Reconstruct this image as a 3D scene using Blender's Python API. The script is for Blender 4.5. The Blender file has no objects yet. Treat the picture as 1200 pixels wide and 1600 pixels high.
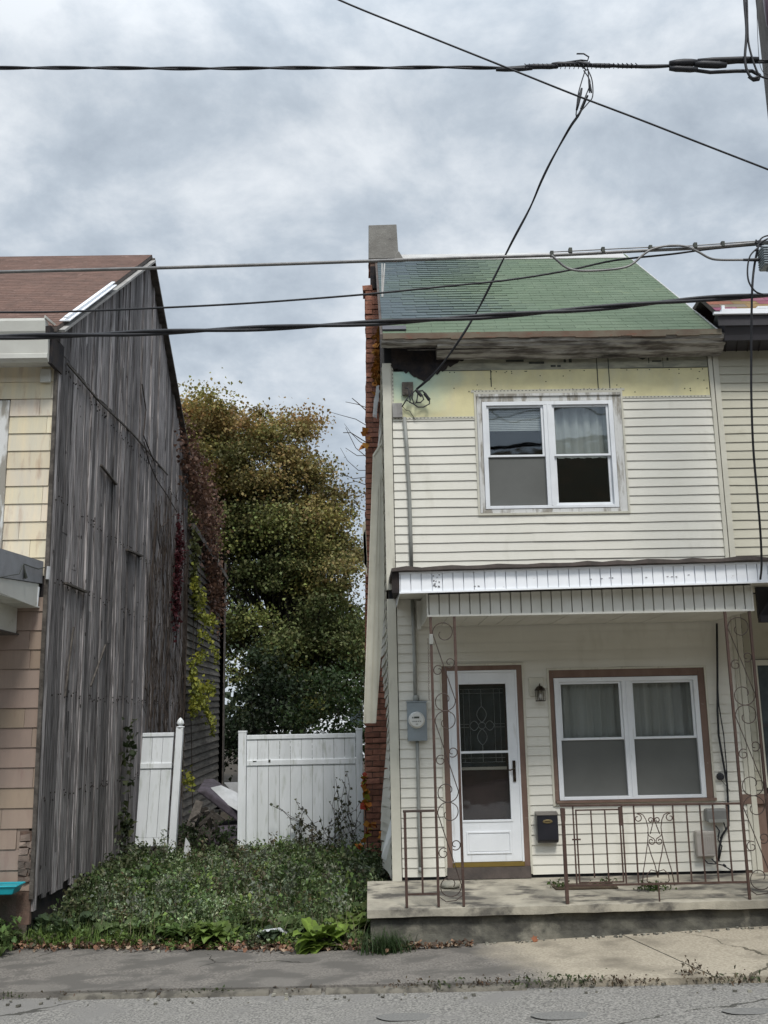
import bpy, math, random
import numpy as np
from mathutils import Vector, Matrix
R_ = math.radians
random.seed(7); rng = np.random.default_rng(11)
scn = bpy.context.scene
COL = scn.collection

# ------------------------------------------------------------------ camera, sky, sun, exposure
F, PITCH, YAW, ROLL, DIST, EYE = 1579.39, .201142, .016604, -.019752, 11.1551, 1.6710
cp, sp, cy, sy = math.cos(PITCH), math.sin(PITCH), math.cos(YAW), math.sin(YAW)
_f = Vector((sy*cp, cy*cp, sp)); _r = Vector((cy, -sy, 0)); _u = _r.cross(_f)
_c, _s = math.cos(ROLL), math.sin(ROLL)
RX, UX = _c*_r + _s*_u, -_s*_r + _c*_u
CAM = Vector((0, -DIST, EYE))
cd = bpy.data.cameras.new("camera"); cam = bpy.data.objects.new("camera", cd); COL.objects.link(cam)
cd.sensor_fit = 'HORIZONTAL'; cd.sensor_width = 36; cd.lens = 36*F/1200; cd.clip_start = .1; cd.clip_end = 3000
m = Matrix.Identity(4)
for i in range(3):
    m[i][0] = RX[i]; m[i][1] = UX[i]; m[i][2] = -_f[i]; m[i][3] = CAM[i]
cam.matrix_world = m
scn.camera = cam
scn.view_settings.view_transform = 'Standard'; scn.view_settings.look = 'None'
scn.view_settings.exposure = 0.40; scn.view_settings.gamma = 1.0
scn.render.resolution_x = 768; scn.render.resolution_y = 1024

SUN_EL, SUN_AZ = R_(55), R_(166)      # azimuth measured clockwise from +Y: behind the camera, to the left
world = bpy.data.worlds.new("World"); scn.world = world; world.use_nodes = True
nt = world.node_tree; nt.nodes.clear(); N = nt.nodes.new; L = nt.links.new
out = N('ShaderNodeOutputWorld')
sky = N('ShaderNodeTexSky'); sky.sky_type = 'NISHITA'; sky.sun_disc = False
sky.sun_elevation = SUN_EL; sky.sun_rotation = SUN_AZ
bg = N('ShaderNodeBackground'); bg.inputs['Strength'].default_value = 0.08
L(sky.outputs[0], bg.inputs['Color'])
# the overcast deck: procedural cloud brightness on the direction, flattened towards the horizon
tc = N('ShaderNodeTexCoord'); sep = N('ShaderNodeSeparateXYZ'); L(tc.outputs['Generated'], sep.inputs[0])
def mth(op, a, b=None, clamp=False):
    n = N('ShaderNodeMath'); n.operation = op; n.use_clamp = clamp
    for i, v in enumerate((a, b)):
        if v is None: continue
        if isinstance(v, (int, float)): n.inputs[i].default_value = v
        else: L(v, n.inputs[i])
    return n.outputs[0]
den = mth('ADD', mth('MAXIMUM', sep.outputs[2], 0.0), 0.45)
cmb = N('ShaderNodeCombineXYZ'); L(mth('DIVIDE', sep.outputs[0], den), cmb.inputs[0]); L(mth('DIVIDE', sep.outputs[1], den), cmb.inputs[1]); L(mth('MULTIPLY', sep.outputs[2], .7), cmb.inputs[2])
n1 = N('ShaderNodeTexNoise'); n1.inputs['Scale'].default_value = 5.2; n1.inputs['Detail'].default_value = 8; n1.inputs['Roughness'].default_value = .60; n1.inputs['Distortion'].default_value = .15
mp = N('ShaderNodeMapping'); mp.inputs['Location'].default_value = (3.1, 1.7, .4); L(cmb.outputs[0], mp.inputs[0]); L(mp.outputs[0], n1.inputs[0])
n2 = N('ShaderNodeTexNoise'); n2.inputs['Scale'].default_value = 1.7; n2.inputs['Detail'].default_value = 2; L(mp.outputs[0], n2.inputs[0])
mixf = mth('ADD', mth('MULTIPLY', n1.outputs[0], .72), mth('MULTIPLY', n2.outputs[0], .28))
rmp = N('ShaderNodeValToRGB'); L(mixf, rmp.inputs[0])
e = rmp.color_ramp.elements
e[0].position = .38; e[0].color = (.36, .415, .48, 1)
e[1].position = .63; e[1].color = (.75, .79, .83, 1)
e2 = e.new(.49); e2.color = (.49, .55, .615, 1)
# an overcast dome is brighter overhead and towards the veiled sun (behind the camera)
br = mth('ADD', mth('ADD', .98, mth('MULTIPLY', mth('MAXIMUM', mth('SUBTRACT', sep.outputs[2], .55), 0.0), 2.6)), mth('MULTIPLY', mth('MAXIMUM', mth('SUBTRACT', mth('MULTIPLY', sep.outputs[1], -1), 0.0), 0.0), .9))
bg2 = N('ShaderNodeBackground'); L(rmp.outputs[0], bg2.inputs['Color']); L(mth('MULTIPLY', br, .90), bg2.inputs['Strength'])
ms = N('ShaderNodeMixShader'); ms.inputs[0].default_value = .9
L(bg.outputs[0], ms.inputs[1]); L(bg2.outputs[0], ms.inputs[2]); L(ms.outputs[0], out.inputs[0])
sl = bpy.data.lights.new("sun", 'SUN'); sl.energy = 2.0; sl.angle = R_(14); sl.color = (1, .965, .91)
so = bpy.data.objects.new("sun", sl); COL.objects.link(so)
sd = Vector((math.sin(SUN_AZ)*math.cos(SUN_EL), math.cos(SUN_AZ)*math.cos(SUN_EL), math.sin(SUN_EL)))
so.rotation_euler = sd.to_track_quat('Z', 'Y').to_euler(); so.location = sd*60

# ------------------------------------------------------------------ measuring helpers (survey of the place: a sight line met with a real plane)
def sight(px, py):
    return RX*((px-600)/F) + UX*(-(py-800)/F) + _f
def W(px, py, Y=0.0):
    d = sight(px, py); return CAM + d*((Y-CAM.y)/d.y)
def WX(px, py, X):
    d = sight(px, py); return CAM + d*((X-CAM.x)/d.x)

# ------------------------------------------------------------------ object helpers
def tag(o, label=None, cat=None, group=None, kind=None):
    if label: o['label'] = label
    if cat: o['category'] = cat
    if group: o['group'] = group
    if kind: o['kind'] = kind
    return o
def thing(name, label, cat, loc, group=None):
    o = bpy.data.objects.new(name, None); COL.objects.link(o); o.location = loc; o.empty_display_size = .2
    return tag(o, label, cat, group)
def rootloc(p):
    v = Vector((0, 0, 0))
    while p is not None: v += p.location; p = p.parent
    return v
class MB:
    def __init__(s): s.v = []; s.f = []; s.c = []
    def add(s, vs, fs, col=(1, 1, 1)):
        b = len(s.v); s.v += [tuple(p) for p in vs]; s.c += [col]*len(vs)
        s.f += [tuple(b+i for i in f) for f in fs]
    def box(s, x0, x1, y0, y1, z0, z1, col=(1, 1, 1), j=0.0):
        J = lambda: random.uniform(-j, j) if j else 0
        vs = [(x+J(), y+J(), z+J()) for z in (z0, z1) for y in (y0, y1) for x in (x0, x1)]
        s.add(vs, [(0, 2, 3, 1), (4, 5, 7, 6), (0, 1, 5, 4), (2, 6, 7, 3), (0, 4, 6, 2), (1, 3, 7, 5)], col)
    def quad(s, a, b, c, d, col=(1, 1, 1)): s.add([a, b, c, d], [(0, 1, 2, 3)], col)
    def hexa(s, q0, q1, col=(1, 1, 1)):      # two quads joined into a solid
        s.add(list(q0)+list(q1), [(3, 2, 1, 0), (4, 5, 6, 7), (0, 1, 5, 4), (1, 2, 6, 5), (2, 3, 7, 6), (3, 0, 4, 7)], col)
    def slab(s, poly, d, col=(1, 1, 1)):     # polygon extruded by vector d
        n = len(poly); d = Vector(d); a = [Vector(p) for p in poly]
        s.add(a + [p+d for p in a], [tuple(reversed(range(n))), tuple(range(n, 2*n))] + [(i, (i+1) % n, n+(i+1) % n, n+i) for i in range(n)], col)
    def bar(s, a, b, w, h, up=(0, 0, 1), col=(1, 1, 1)):
        a = Vector(a); b = Vector(b); d = (b-a).normalized(); up = Vector(up); sd_ = d.cross(up).normalized()*w/2; u2 = sd_.cross(d).normalized()*h/2
        s.hexa([a-sd_-u2, a+sd_-u2, a+sd_+u2, a-sd_+u2], [b-sd_-u2, b+sd_-u2, b+sd_+u2, b-sd_+u2], col)
    def tube(s, pts, r, n=6, col=(1, 1, 1), closed=False):
        pts = [Vector(p) for p in pts]; m_ = len(pts)
        rr = r if isinstance(r, (list, tuple)) else [r]*m_
        b = len(s.v); ref = None
        for i, p in enumerate(pts):
            t = (pts[min(i+1, m_-1)]-pts[max(i-1, 0)])
            if t.length < 1e-9: t = Vector((0, 0, 1))
            t.normalize()
            if ref is None: ref = t.orthogonal().normalized()
            ref = (ref - t*ref.dot(t)); ref = ref.normalized() if ref.length > 1e-6 else t.orthogonal().normalized()
            q = t.cross(ref)
            for k in range(n):
                a = 2*math.pi*k/n; s.v.append(tuple(p + (ref*math.cos(a)+q*math.sin(a))*rr[i])); s.c.append(col)
        for i in range(m_-1):
            for k in range(n):
                s.f.append((b+i*n+k, b+i*n+(k+1) % n, b+(i+1)*n+(k+1) % n, b+(i+1)*n+k))
        s.f.append(tuple(b+k for k in reversed(range(n)))); s.f.append(tuple(b+(m_-1)*n+k for k in range(n)))
    def lathe(s, prof, cen, axis='z', n=20, col=(1, 1, 1)):
        b = len(s.v); cen = Vector(cen)
        for (r, h) in prof:
            for k in range(n):
                a = 2*math.pi*k/n; x, y = r*math.cos(a), r*math.sin(a)
                p = {'z': (x, y, h), 'y': (x, h, y), 'x': (h, x, y)}[axis]
                s.v.append(tuple(cen+Vector(p))); s.c.append(col)
        for i in range(len(prof)-1):
            for k in range(n): s.f.append((b+i*n+k, b+i*n+(k+1) % n, b+(i+1)*n+(k+1) % n, b+(i+1)*n+k))
        s.f.append(tuple(b+k for k in reversed(range(n)))); s.f.append(tuple(b+(len(prof)-1)*n+k for k in range(n)))
    def build(s, name, mat, parent=None, smooth=False, bevel=0):
        off = rootloc(parent)
        me = bpy.data.meshes.new(name)
        me.from_pydata([(x-off.x, y-off.y, z-off.z) for x, y, z in s.v], [], s.f)
        a = me.color_attributes.new('col', 'FLOAT_COLOR', 'POINT')
        a.data.foreach_set('color', np.array([(*c[:3], 1) for c in s.c], dtype=np.float32).ravel())
        me.materials.append(mat); me.update()
        o = bpy.data.objects.new(name, me); COL.objects.link(o)
        if parent: o.parent = parent
        bm_fix(me)
        if smooth: me.polygons.foreach_set('use_smooth', [True]*len(me.polygons))
        if bevel:
            b = o.modifiers.new('bevel', 'BEVEL'); b.width = bevel; b.segments = 2; b.limit_method = 'ANGLE'
        return o
import bmesh
def bm_fix(me):
    bm = bmesh.new(); bm.from_mesh(me); bmesh.ops.recalc_face_normals(bm, faces=bm.faces); bm.to_mesh(me); bm.free()

def mat(name, c1, c2=None, scale=4, stretch=(1, 1, 1), rough=.8, lo=.35, hi=.65, c3=None, s3=2, st3=(1, 1, 1), lo3=.55, hi3=.7, bump=0, bscale=60, bst=None, metal=0, attr=True, spec=.3, coat=0):
    m_ = bpy.data.materials.new(name); m_.use_nodes = True; t = m_.node_tree; t.nodes.clear()
    N = t.nodes.new; L = t.links.new
    o = N('ShaderNodeOutputMaterial'); b = N('ShaderNodeBsdfPrincipled'); L(b.outputs[0], o.inputs[0])
    b.inputs['Roughness'].default_value = rough; b.inputs['Metallic'].default_value = metal; b.inputs['Specular IOR Level'].default_value = spec
    if coat: b.inputs['Coat Weight'].default_value = coat
    tc = N('ShaderNodeTexCoord')
    def noise(sc, st, det=6):
        mp = N('ShaderNodeMapping'); mp.inputs['Scale'].default_value = st; L(tc.outputs['Object'], mp.inputs[0])
        n = N('ShaderNodeTexNoise'); n.inputs['Scale'].default_value = sc; n.inputs['Detail'].default_value = det; n.inputs['Roughness'].default_value = .6; L(mp.outputs[0], n.inputs[0]); return n.outputs[0]
    def mixc(f, a, bb):
        x = N('ShaderNodeMix'); x.data_type = 'RGBA'
        L(f, x.inputs[0])
        for i, v in ((6, a), (7, bb)):
            if isinstance(v, tuple): x.inputs[i].default_value = (*v, 1)
            else: L(v, x.inputs[i])
        return x.outputs[2]
    def rng_(v, lo_, hi_):
        r = N('ShaderNodeMapRange'); r.inputs['From Min'].default_value = lo_; r.inputs['From Max'].default_value = hi_; L(v, r.inputs['Value']); return r.outputs[0]
    c2 = c2 or tuple(x*.85 for x in c1)
    col = mixc(rng_(noise(scale, stretch), lo, hi), c1, c2)
    if c3: col = mixc(rng_(noise(s3, st3), lo3, hi3), col, c3)
    if attr:
        at = N('ShaderNodeAttribute'); at.attribute_name = 'col'
        x = N('ShaderNodeMix'); x.data_type = 'RGBA'; x.blend_type = 'MULTIPLY'; x.inputs[0].default_value = 1; L(col, x.inputs[6]); L(at.outputs['Color'], x.inputs[7]); col = x.outputs[2]
    L(col, b.inputs['Base Color'])
    if bump:
        bp = N('ShaderNodeBump'); bp.inputs['Strength'].default_value = bump; bp.inputs['Distance'].default_value = .01; L(noise(bscale, bst or stretch, 4), bp.inputs['Height']); L(bp.outputs[0], b.inputs['Normal'])
    return m_
def add_cracks(m_, sc=.55, w_=.006, dark=.35):
    t = m_.node_tree; N = t.nodes.new; L = t.links.new
    b = next(n for n in t.nodes if n.type == 'BSDF_PRINCIPLED'); src = b.inputs['Base Color'].links[0].from_socket
    tc = N('ShaderNodeTexCoord'); n = N('ShaderNodeTexNoise'); n.inputs['Scale'].default_value = 3; n.inputs['Detail'].default_value = 5; L(tc.outputs['Object'], n.inputs[0])
    v1 = N('ShaderNodeVectorMath'); v1.operation = 'MULTIPLY_ADD'; L(n.outputs['Color'], v1.inputs[0]); v1.inputs[1].default_value = (.35, .35, 0); L(tc.outputs['Object'], v1.inputs[2])
    v = N('ShaderNodeTexVoronoi'); v.feature = 'DISTANCE_TO_EDGE'; v.inputs['Scale'].default_value = sc; L(v1.outputs[0], v.inputs['Vector'])
    n2 = N('ShaderNodeTexNoise'); n2.inputs['Scale'].default_value = .8; L(tc.outputs['Object'], n2.inputs[0])
    r1 = N('ShaderNodeMapRange'); r1.inputs['From Min'].default_value = .48; r1.inputs['From Max'].default_value = .60; r1.inputs['To Max'].default_value = w_; L(n2.outputs[0], r1.inputs['Value'])
    lt = N('ShaderNodeMath'); lt.operation = 'LESS_THAN'; L(v.outputs['Distance'], lt.inputs[0]); L(r1.outputs[0], lt.inputs[1])
    x = N('ShaderNodeMix'); x.data_type = 'RGBA'; x.blend_type = 'MULTIPLY'; L(lt.outputs[0], x.inputs[0]); L(src, x.inputs[6]); x.inputs[7].default_value = (dark, dark, dark*.95, 1); L(x.outputs[2], b.inputs['Base Color'])
def bleach(m_, cx, cz, r0, r1, colr):
    t = m_.node_tree; N = t.nodes.new; L = t.links.new
    b = next(n for n in t.nodes if n.type == 'BSDF_PRINCIPLED'); src = b.inputs['Base Color'].links[0].from_socket
    tc = N('ShaderNodeTexCoord'); n = N('ShaderNodeTexNoise'); n.inputs['Scale'].default_value = 2.5; n.inputs['Detail'].default_value = 5; L(tc.outputs['Object'], n.inputs[0])
    v = N('ShaderNodeVectorMath'); v.operation = 'DISTANCE'; L(tc.outputs['Object'], v.inputs[0]); v.inputs[1].default_value = (cx, 0, cz)
    ad = N('ShaderNodeMath'); ad.operation = 'MULTIPLY_ADD'; L(n.outputs[0], ad.inputs[0]); ad.inputs[1].default_value = .5; L(v.outputs['Value'], ad.inputs[2])
    mr = N('ShaderNodeMapRange'); mr.inputs['From Min'].default_value = r0+.25; mr.inputs['From Max'].default_value = r1+.25; mr.inputs['To Min'].default_value = 1; mr.inputs['To Max'].default_value = 0; L(ad.outputs[0], mr.inputs['Value'])
    x = N('ShaderNodeMix'); x.data_type = 'RGBA'; L(mr.outputs[0], x.inputs[0]); L(src, x.inputs[6]); x.inputs[7].default_value = (*colr, 1); L(x.outputs[2], b.inputs['Base Color'])
def leafmat(name, rough=.55, trans=.3):
    m_ = bpy.data.materials.new(name); m_.use_nodes = True; t = m_.node_tree; t.nodes.clear(); N = t.nodes.new; L = t.links.new
    o = N('ShaderNodeOutputMaterial'); b = N('ShaderNodeBsdfPrincipled'); b.inputs['Roughness'].default_value = rough; b.inputs['Specular IOR Level'].default_value = .25
    at = N('ShaderNodeAttribute'); at.attribute_name = 'col'; tr = N('ShaderNodeBsdfTranslucent'); mx = N('ShaderNodeMixShader'); mx.inputs[0].default_value = trans
    tc = N('ShaderNodeTexCoord'); n = N('ShaderNodeTexNoise'); n.inputs['Scale'].default_value = 30; L(tc.outputs['Object'], n.inputs[0])
    r = N('ShaderNodeMapRange'); r.inputs['To Min'].default_value = .75; r.inputs['To Max'].default_value = 1.25; L(n.outputs[0], r.inputs['Value'])
    x = N('ShaderNodeVectorMath'); x.operation = 'SCALE'; L(at.outputs['Color'], x.inputs[0]); L(r.outputs[0], x.inputs['Scale'])
    L(x.outputs[0], b.inputs['Base Color']); L(x.outputs[0], tr.inputs['Color']); L(b.outputs[0], mx.inputs[1]); L(tr.outputs[0], mx.inputs[2]); L(mx.outputs[0], o.inputs[0])
    return m_
def glassmat(name, tint=(.92, .93, .93), refl=.07, rough=.03):
    m_ = bpy.data.materials.new(name); m_.use_nodes = True; t = m_.node_tree; t.nodes.clear(); N = t.nodes.new; L = t.links.new
    o = N('ShaderNodeOutputMaterial'); tr = N('ShaderNodeBsdfTransparent'); tr.inputs[0].default_value = (*tint, 1)
    g = N('ShaderNodeBsdfGlossy'); g.inputs['Roughness'].default_value = rough; g.inputs['Color'].default_value = (.9, .95, 1, 1)
    tc = N('ShaderNodeTexCoord'); n = N('ShaderNodeTexNoise'); n.inputs['Scale'].default_value = 2.5; L(tc.outputs['Object'], n.inputs[0]); bp = N('ShaderNodeBump'); bp.inputs['Strength'].default_value = .12; bp.inputs['Distance'].default_value = .02; L(n.outputs[0], bp.inputs['Height']); L(bp.outputs[0], g.inputs['Normal'])
    mx = N('ShaderNodeMixShader'); mx.inputs[0].default_value = refl; L(tr.outputs[0], mx.inputs[1]); L(g.outputs[0], mx.inputs[2]); L(mx.outputs[0], o.inputs[0])
    return m_

MT = {}
MT['siding'] = mat('cream_vinyl', (.71, .69, .615), (.66, .64, .565), 1.6, rough=.5, c3=(.50, .48, .40), s3=3, st3=(1, 1, .35), lo3=.58, hi3=.88, bump=.08, bscale=90)
MT['siding_r'] = mat('tan_vinyl', (.52, .495, .40), (.46, .44, .35), 1.6, rough=.5, c3=(.34, .31, .23), s3=3, lo3=.56, hi3=.85)
MT['trim'] = mat('cream_trim', (.60, .58, .49), (.52, .50, .42), 3, rough=.5, c3=(.34, .32, .26), s3=5, st3=(3, 3, .5), lo3=.6, hi3=.8)
MT['vinyl'] = mat('white_vinyl', (.78, .80, .82), (.70, .72, .74), 3, rough=.4, c3=(.50, .50, .48), s3=4, st3=(4, 4, .6), lo3=.62, hi3=.82)
MT['fascia'] = mat('white_aluminium_fascia', (.88, .90, .93), (.82, .84, .87), 2, rough=.35, c3=(.42, .40, .36), s3=7, st3=(1, 1, 2), lo3=.68, hi3=.78)
MT['valance'] = mat('dingy_white_aluminium', (.66, .65, .60), (.56, .55, .49), 2, rough=.4, c3=(.36, .34, .27), s3=4, st3=(1, 1, 2), lo3=.6, hi3=.8)
MT['soffit'] = mat('soffit_vinyl', (.60, .58, .52), (.50, .48, .42), 2, rough=.5)
MT['casing'] = mat('peeling_white_wood', (.62, .62, .60), (.30, .28, .24), 9, (1, 1, .22), rough=.85, lo=.50, hi=.60, bump=.5, bscale=60)
MT['brown'] = mat('brown_painted_wood', (.145, .092, .072), (.20, .135, .105), 6, (1, 1, .3), rough=.7, c3=(.42, .38, .33), s3=22, st3=(.5, 1, 1), lo3=.68, hi3=.74, bump=.3)
MT['cornice'] = mat('weathered_cornice_wood', (.46, .44, .40), (.13, .115, .10), 7, (.3, 2, 3), rough=.95, lo=.42, hi=.60, c3=(.035, .032, .03), s3=2.6, st3=(.5, 1, 1.5), lo3=.52, hi3=.66, bump=.8, bscale=30, bst=(.3, 3, 3))
MT['foam'] = mat('yellow_foam_board', (.74, .68, .40), (.64, .58, .34), 4, rough=.75, c3=(.62, .58, .40), s3=3.2, st3=(1, 1, .4), lo3=.5, hi3=.75, bump=.15)
MT['foamband'] = mat('printed_foam_band', (.40, .39, .30), (.26, .26, .21), 9, (.5, 1, 2), rough=.8, lo=.4, hi=.6)
MT['foamblue'] = mat('bleached_blue_foam', (.32, .50, .46), (.45, .52, .34), 2.5, rough=.8)
MT['rot'] = mat('black_rotten_wood', (.018, .018, .022), (.045, .035, .03), 8, rough=.95, bump=.5)
MT['green'] = mat('green_asphalt_shingle', (.108, .148, .098), (.128, .168, .115), 3, rough=.95, c3=(.18, .215, .13), s3=5, lo3=.6, hi3=.8, bump=.5, bscale=150)
MT['brownroof'] = mat('red_brown_shingle', (.165, .098, .076), (.125, .078, .062), 5, (1, 1, 1), rough=.95, c3=(.26, .17, .14), s3=7, lo3=.6, hi3=.75, bump=.5, bscale=150)
MT['ridge'] = mat('galvanised_ridge', (.55, .55, .53), (.42, .40, .38), 3, (1, 3, 3), rough=.5, metal=.2)
MT['darkroof'] = mat('dark_roll_roofing', (.07, .06, .055), (.11, .09, .08), 8, rough=.9, bump=.4)
MT['brick'] = mat('red_brick', (.36, .165, .11), (.26, .12, .085), 11, rough=.95, lo=.4, hi=.6, c3=(.30, .17, .12), s3=9, lo3=.6, hi3=.75, bump=.8, bscale=40)
MT['mortar'] = mat('old_mortar', (.17, .11, .085), (.10, .07, .055), 10, rough=1, bump=.6)
MT['cement'] = mat('grey_cement_render', (.24, .23, .21), (.17, .16, .145), 5, rough=.95, c3=(.09, .085, .085), s3=6, lo3=.62, hi3=.75, bump=.6, bscale=30)
MT['iron'] = mat('rusty_brown_iron', (.050, .026, .020), (.08, .046, .034), 14, (1, 1, .5), rough=.6, c3=(.10, .06, .045), s3=20, lo3=.6, hi3=.7, bump=.3, bscale=80, spec=.5)
MT['blackiron'] = mat('dark_scroll_iron', (.035, .025, .022), (.07, .045, .035), 14, rough=.6, spec=.5)
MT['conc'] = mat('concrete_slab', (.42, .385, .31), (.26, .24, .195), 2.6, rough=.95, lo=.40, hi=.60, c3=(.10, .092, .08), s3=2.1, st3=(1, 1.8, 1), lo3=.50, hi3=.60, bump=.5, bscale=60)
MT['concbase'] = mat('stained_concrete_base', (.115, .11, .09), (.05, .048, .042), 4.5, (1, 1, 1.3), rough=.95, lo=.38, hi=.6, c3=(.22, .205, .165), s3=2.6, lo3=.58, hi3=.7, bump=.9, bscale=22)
MT['edge'] = mat('chipped_concrete_edge', (.33, .30, .245), (.17, .155, .13), 9, rough=.95, lo=.42, hi=.6, bump=1, bscale=40)
MT['barn'] = mat('weathered_barn_board', (.33, .315, .305), (.075, .067, .064), 11, (6, 6, .2), rough=.92, lo=.40, hi=.58, c3=(.44, .42, .405), s3=8, st3=(7, 7, .22), lo3=.56, hi3=.68, bump=1, bscale=16, bst=(7, 7, .25))
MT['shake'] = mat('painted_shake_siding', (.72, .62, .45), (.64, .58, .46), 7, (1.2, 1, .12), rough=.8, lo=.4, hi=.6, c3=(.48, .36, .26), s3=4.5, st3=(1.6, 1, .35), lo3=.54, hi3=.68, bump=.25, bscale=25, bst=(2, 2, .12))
MT['shakelow'] = mat('shaded_pink_shake_siding', (.34, .26, .205), (.29, .225, .18), 5, (1, 1, .3), rough=.85, c3=(.27, .19, .155), s3=5, st3=(1.4, 1, .3), lo3=.58, hi3=.72, bump=.25, bscale=25, bst=(2, 2, .12))  # pinkish siding, its colour darkened for the shadow of the porch roof
MT['greytrim'] = mat('old_grey_trim_board', (.40, .39, .37), (.24, .23, .22), 8, (1, .4, .4), rough=.85, bump=.4)
MT['gutter'] = mat('offwhite_box_gutter', (.56, .56, .51), (.48, .47, .43), 2, rough=.5, c3=(.33, .30, .25), s3=5, st3=(.5, 1, 1), lo3=.62, hi3=.8)
MT['tin'] = mat('grey_rolled_roof_edge', (.26, .265, .28), (.20, .20, .21), 4, rough=.7, c3=(.10, .10, .10), s3=9, lo3=.64, hi3=.7, bump=.4)
MT['fence'] = mat('white_pvc_fence', (.84, .87, .89), (.74, .77, .78), 3, (1.5, 1, .35), rough=.4, lo=.4, hi=.6, c3=(.48, .51, .46), s3=5, st3=(3, 3, .5), lo3=.55, hi3=.78)
MT['cable'] = mat('black_cable', (.018, .019, .022), (.03, .03, .034), 20, rough=.5)
MT['alucable'] = mat('grey_aluminium_cable', (.22, .215, .21), (.14, .14, .14), 10, rough=.45, metal=.3)
MT['metal'] = mat('grey_painted_steel', (.27, .31, .33), (.23, .26, .28), 4, rough=.45, metal=.2, spec=.5)
MT['conduit'] = mat('grey_conduit', (.30, .31, .29), (.22, .22, .20), 5, (1, 1, .3), rough=.5)
MT['beigebox'] = mat('beige_plastic', (.42, .39, .35), (.36, .33, .30), 4, rough=.5)
MT['black'] = mat('black_gloss_paint', (.012, .013, .018), (.02, .02, .026), 6, rough=.28, spec=.5)
MT['bronze'] = mat('aged_bronze', (.03, .022, .016), (.06, .045, .03), 10, rough=.4, metal=.6)
MT['gold'] = mat('brass_plate', (.38, .30, .15), (.30, .23, .11), 6, rough=.35, metal=.7)
MT['goldsill'] = mat('tarnished_brass_sill', (.25, .175, .045), (.20, .14, .04), 6, rough=.5, metal=.4)
MT['asphalt'] = mat('road_asphalt', (.33, .315, .285), (.12, .115, .107), 55, rough=.95, lo=.40, hi=.62, c3=(.22, .21, .195), s3=1.5, lo3=.5, hi3=.65, bump=.9, bscale=90)
MT['dirt'] = mat('dark_soil', (.035, .028, .02), (.06, .048, .034), 6, rough=1, bump=.6, bscale=30)
MT['bark'] = mat('tree_bark', (.04, .033, .027), (.02, .017, .014), 12, (1, 1, .3), rough=1, bump=.8)
MT['twig'] = mat('bare_twig', (.06, .045, .035), (.035, .027, .022), 12, rough=.9)
MT['leaf'] = leafmat('leaf_foliage')
MT['leafdry'] = leafmat('dry_leaf', .7, .12)
MT['dark'] = mat('dark_interior', (.014, .015, .017), (.02, .02, .022), 3, rough=.9)
MT['curtain'] = mat('grey_curtain', (.36, .37, .35), (.33, .34, .32), 3, (3, 1, .3), rough=.9, c3=(.42, .43, .41), s3=2, st3=(5, 1, .2), lo3=.5, hi3=.7)
MT['screen'] = mat('insect_screen', (.135, .138, .13), (.115, .118, .11), 2, rough=.8)
MT['blind'] = mat('white_blind_slats', (.48, .50, .49), (.40, .42, .42), 4, rough=.6)
MT['inner'] = mat('maroon_inner_door', (.075, .05, .046), (.055, .04, .038), 3, rough=.6)
MT['came'] = mat('lead_came', (.42, .45, .45), (.30, .32, .32), 10, rough=.4, metal=.5)
MT['lglass'] = mat('leaded_textured_glass', (.035, .045, .05), (.06, .075, .08), 8, rough=.2, spec=.6, bump=.3, bscale=60)
MT['pole'] = mat('grey_utility_pole_wood', (.20, .19, .18), (.13, .12, .11), 6, (3, 3, .2), rough=.9, bump=.5)
MT['teal'] = mat('turquoise_plastic', (.01, .34, .40), (.01, .28, .34), 3, rough=.35, spec=.5)
MT['purple'] = mat('dirty_mauve_mattress', (.10, .085, .105), (.055, .048, .055), 7, rough=.9, bump=.4)
MT['whitejunk'] = mat('dirty_white_sheet', (.50, .51, .52), (.35, .36, .36), 4, rough=.6)
MT['oldwood'] = mat('rotting_grey_wood', (.13, .115, .10), (.055, .048, .042), 10, (1, 1, 1), rough=.95, bump=.6)
MT['mat'] = mat('brown_coir_mat', (.11, .08, .055), (.07, .055, .035), 20, rough=1, bump=1, bscale=120)
MT['stone'] = mat('pale_stone', (.36, .34, .28), (.26, .25, .21), 8, rough=.95, bump=.6)
MT['ink'] = mat('faded_black_ink', (.045, .05, .045), (.09, .095, .08), 30, rough=.8)
MT['glass'] = glassmat('window_glass')
MT['glass_up'] = glassmat('upstairs_window_glass', (.88, .90, .90), .05)
MT['door_glass'] = glassmat('storm_door_glass', (.85, .85, .85), .07)
MT['darkeave'] = mat('dark_brown_eave', (.045, .042, .048), (.035, .033, .036), 4, rough=.6)
MT['clap'] = mat('grey_weathered_clapboard', (.13, .12, .105), (.07, .062, .055), 6, (1, .4, 3), rough=.95, bump=.6)
MT['asphaltroofbg'] = mat('grey_slate_roof', (.11, .11, .12), (.09, .09, .10), 5, rough=.9)

def g(v, j=.12): k = 1+random.uniform(-j, j); return (v*k, v*k, v*k)

# ------------------------------------------------------------------ ground
def sz(x): return -.41 + .034*(max(-14, min(14, x))-.4)   # the street rises to the right
def curbY(x): return -2.48 - .15*(max(-6, min(6, x))-.3)
def weedY(x): return -1.15 if x > 0 else -1.15 + .285*min(-x, 5)
def gz(x, y):
    """height of the ground"""
    s = sz(x)
    cb = curbY(x)
    if y < cb: return s - .05 + .012*min(cb-y, 4)
    w = weedY(x)
    if y < w or x > .15: return s
    k = min(1, (y-w)/5.0)
    return s + (-.33 - s)*k
def sheet(xs, ys, zf, name, m_, kind='structure'):
    b = MB(); nx, ny = len(xs), len(ys)
    vs = [(x, y, zf(x, y)) for y in ys for x in xs]
    b.add(vs, [(j*nx+i, j*nx+i+1, (j+1)*nx+i+1, (j+1)*nx+i) for j in range(ny-1) for i in range(nx-1)])
    o = b.build(name, m_); tag(o, kind=kind); return o
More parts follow.
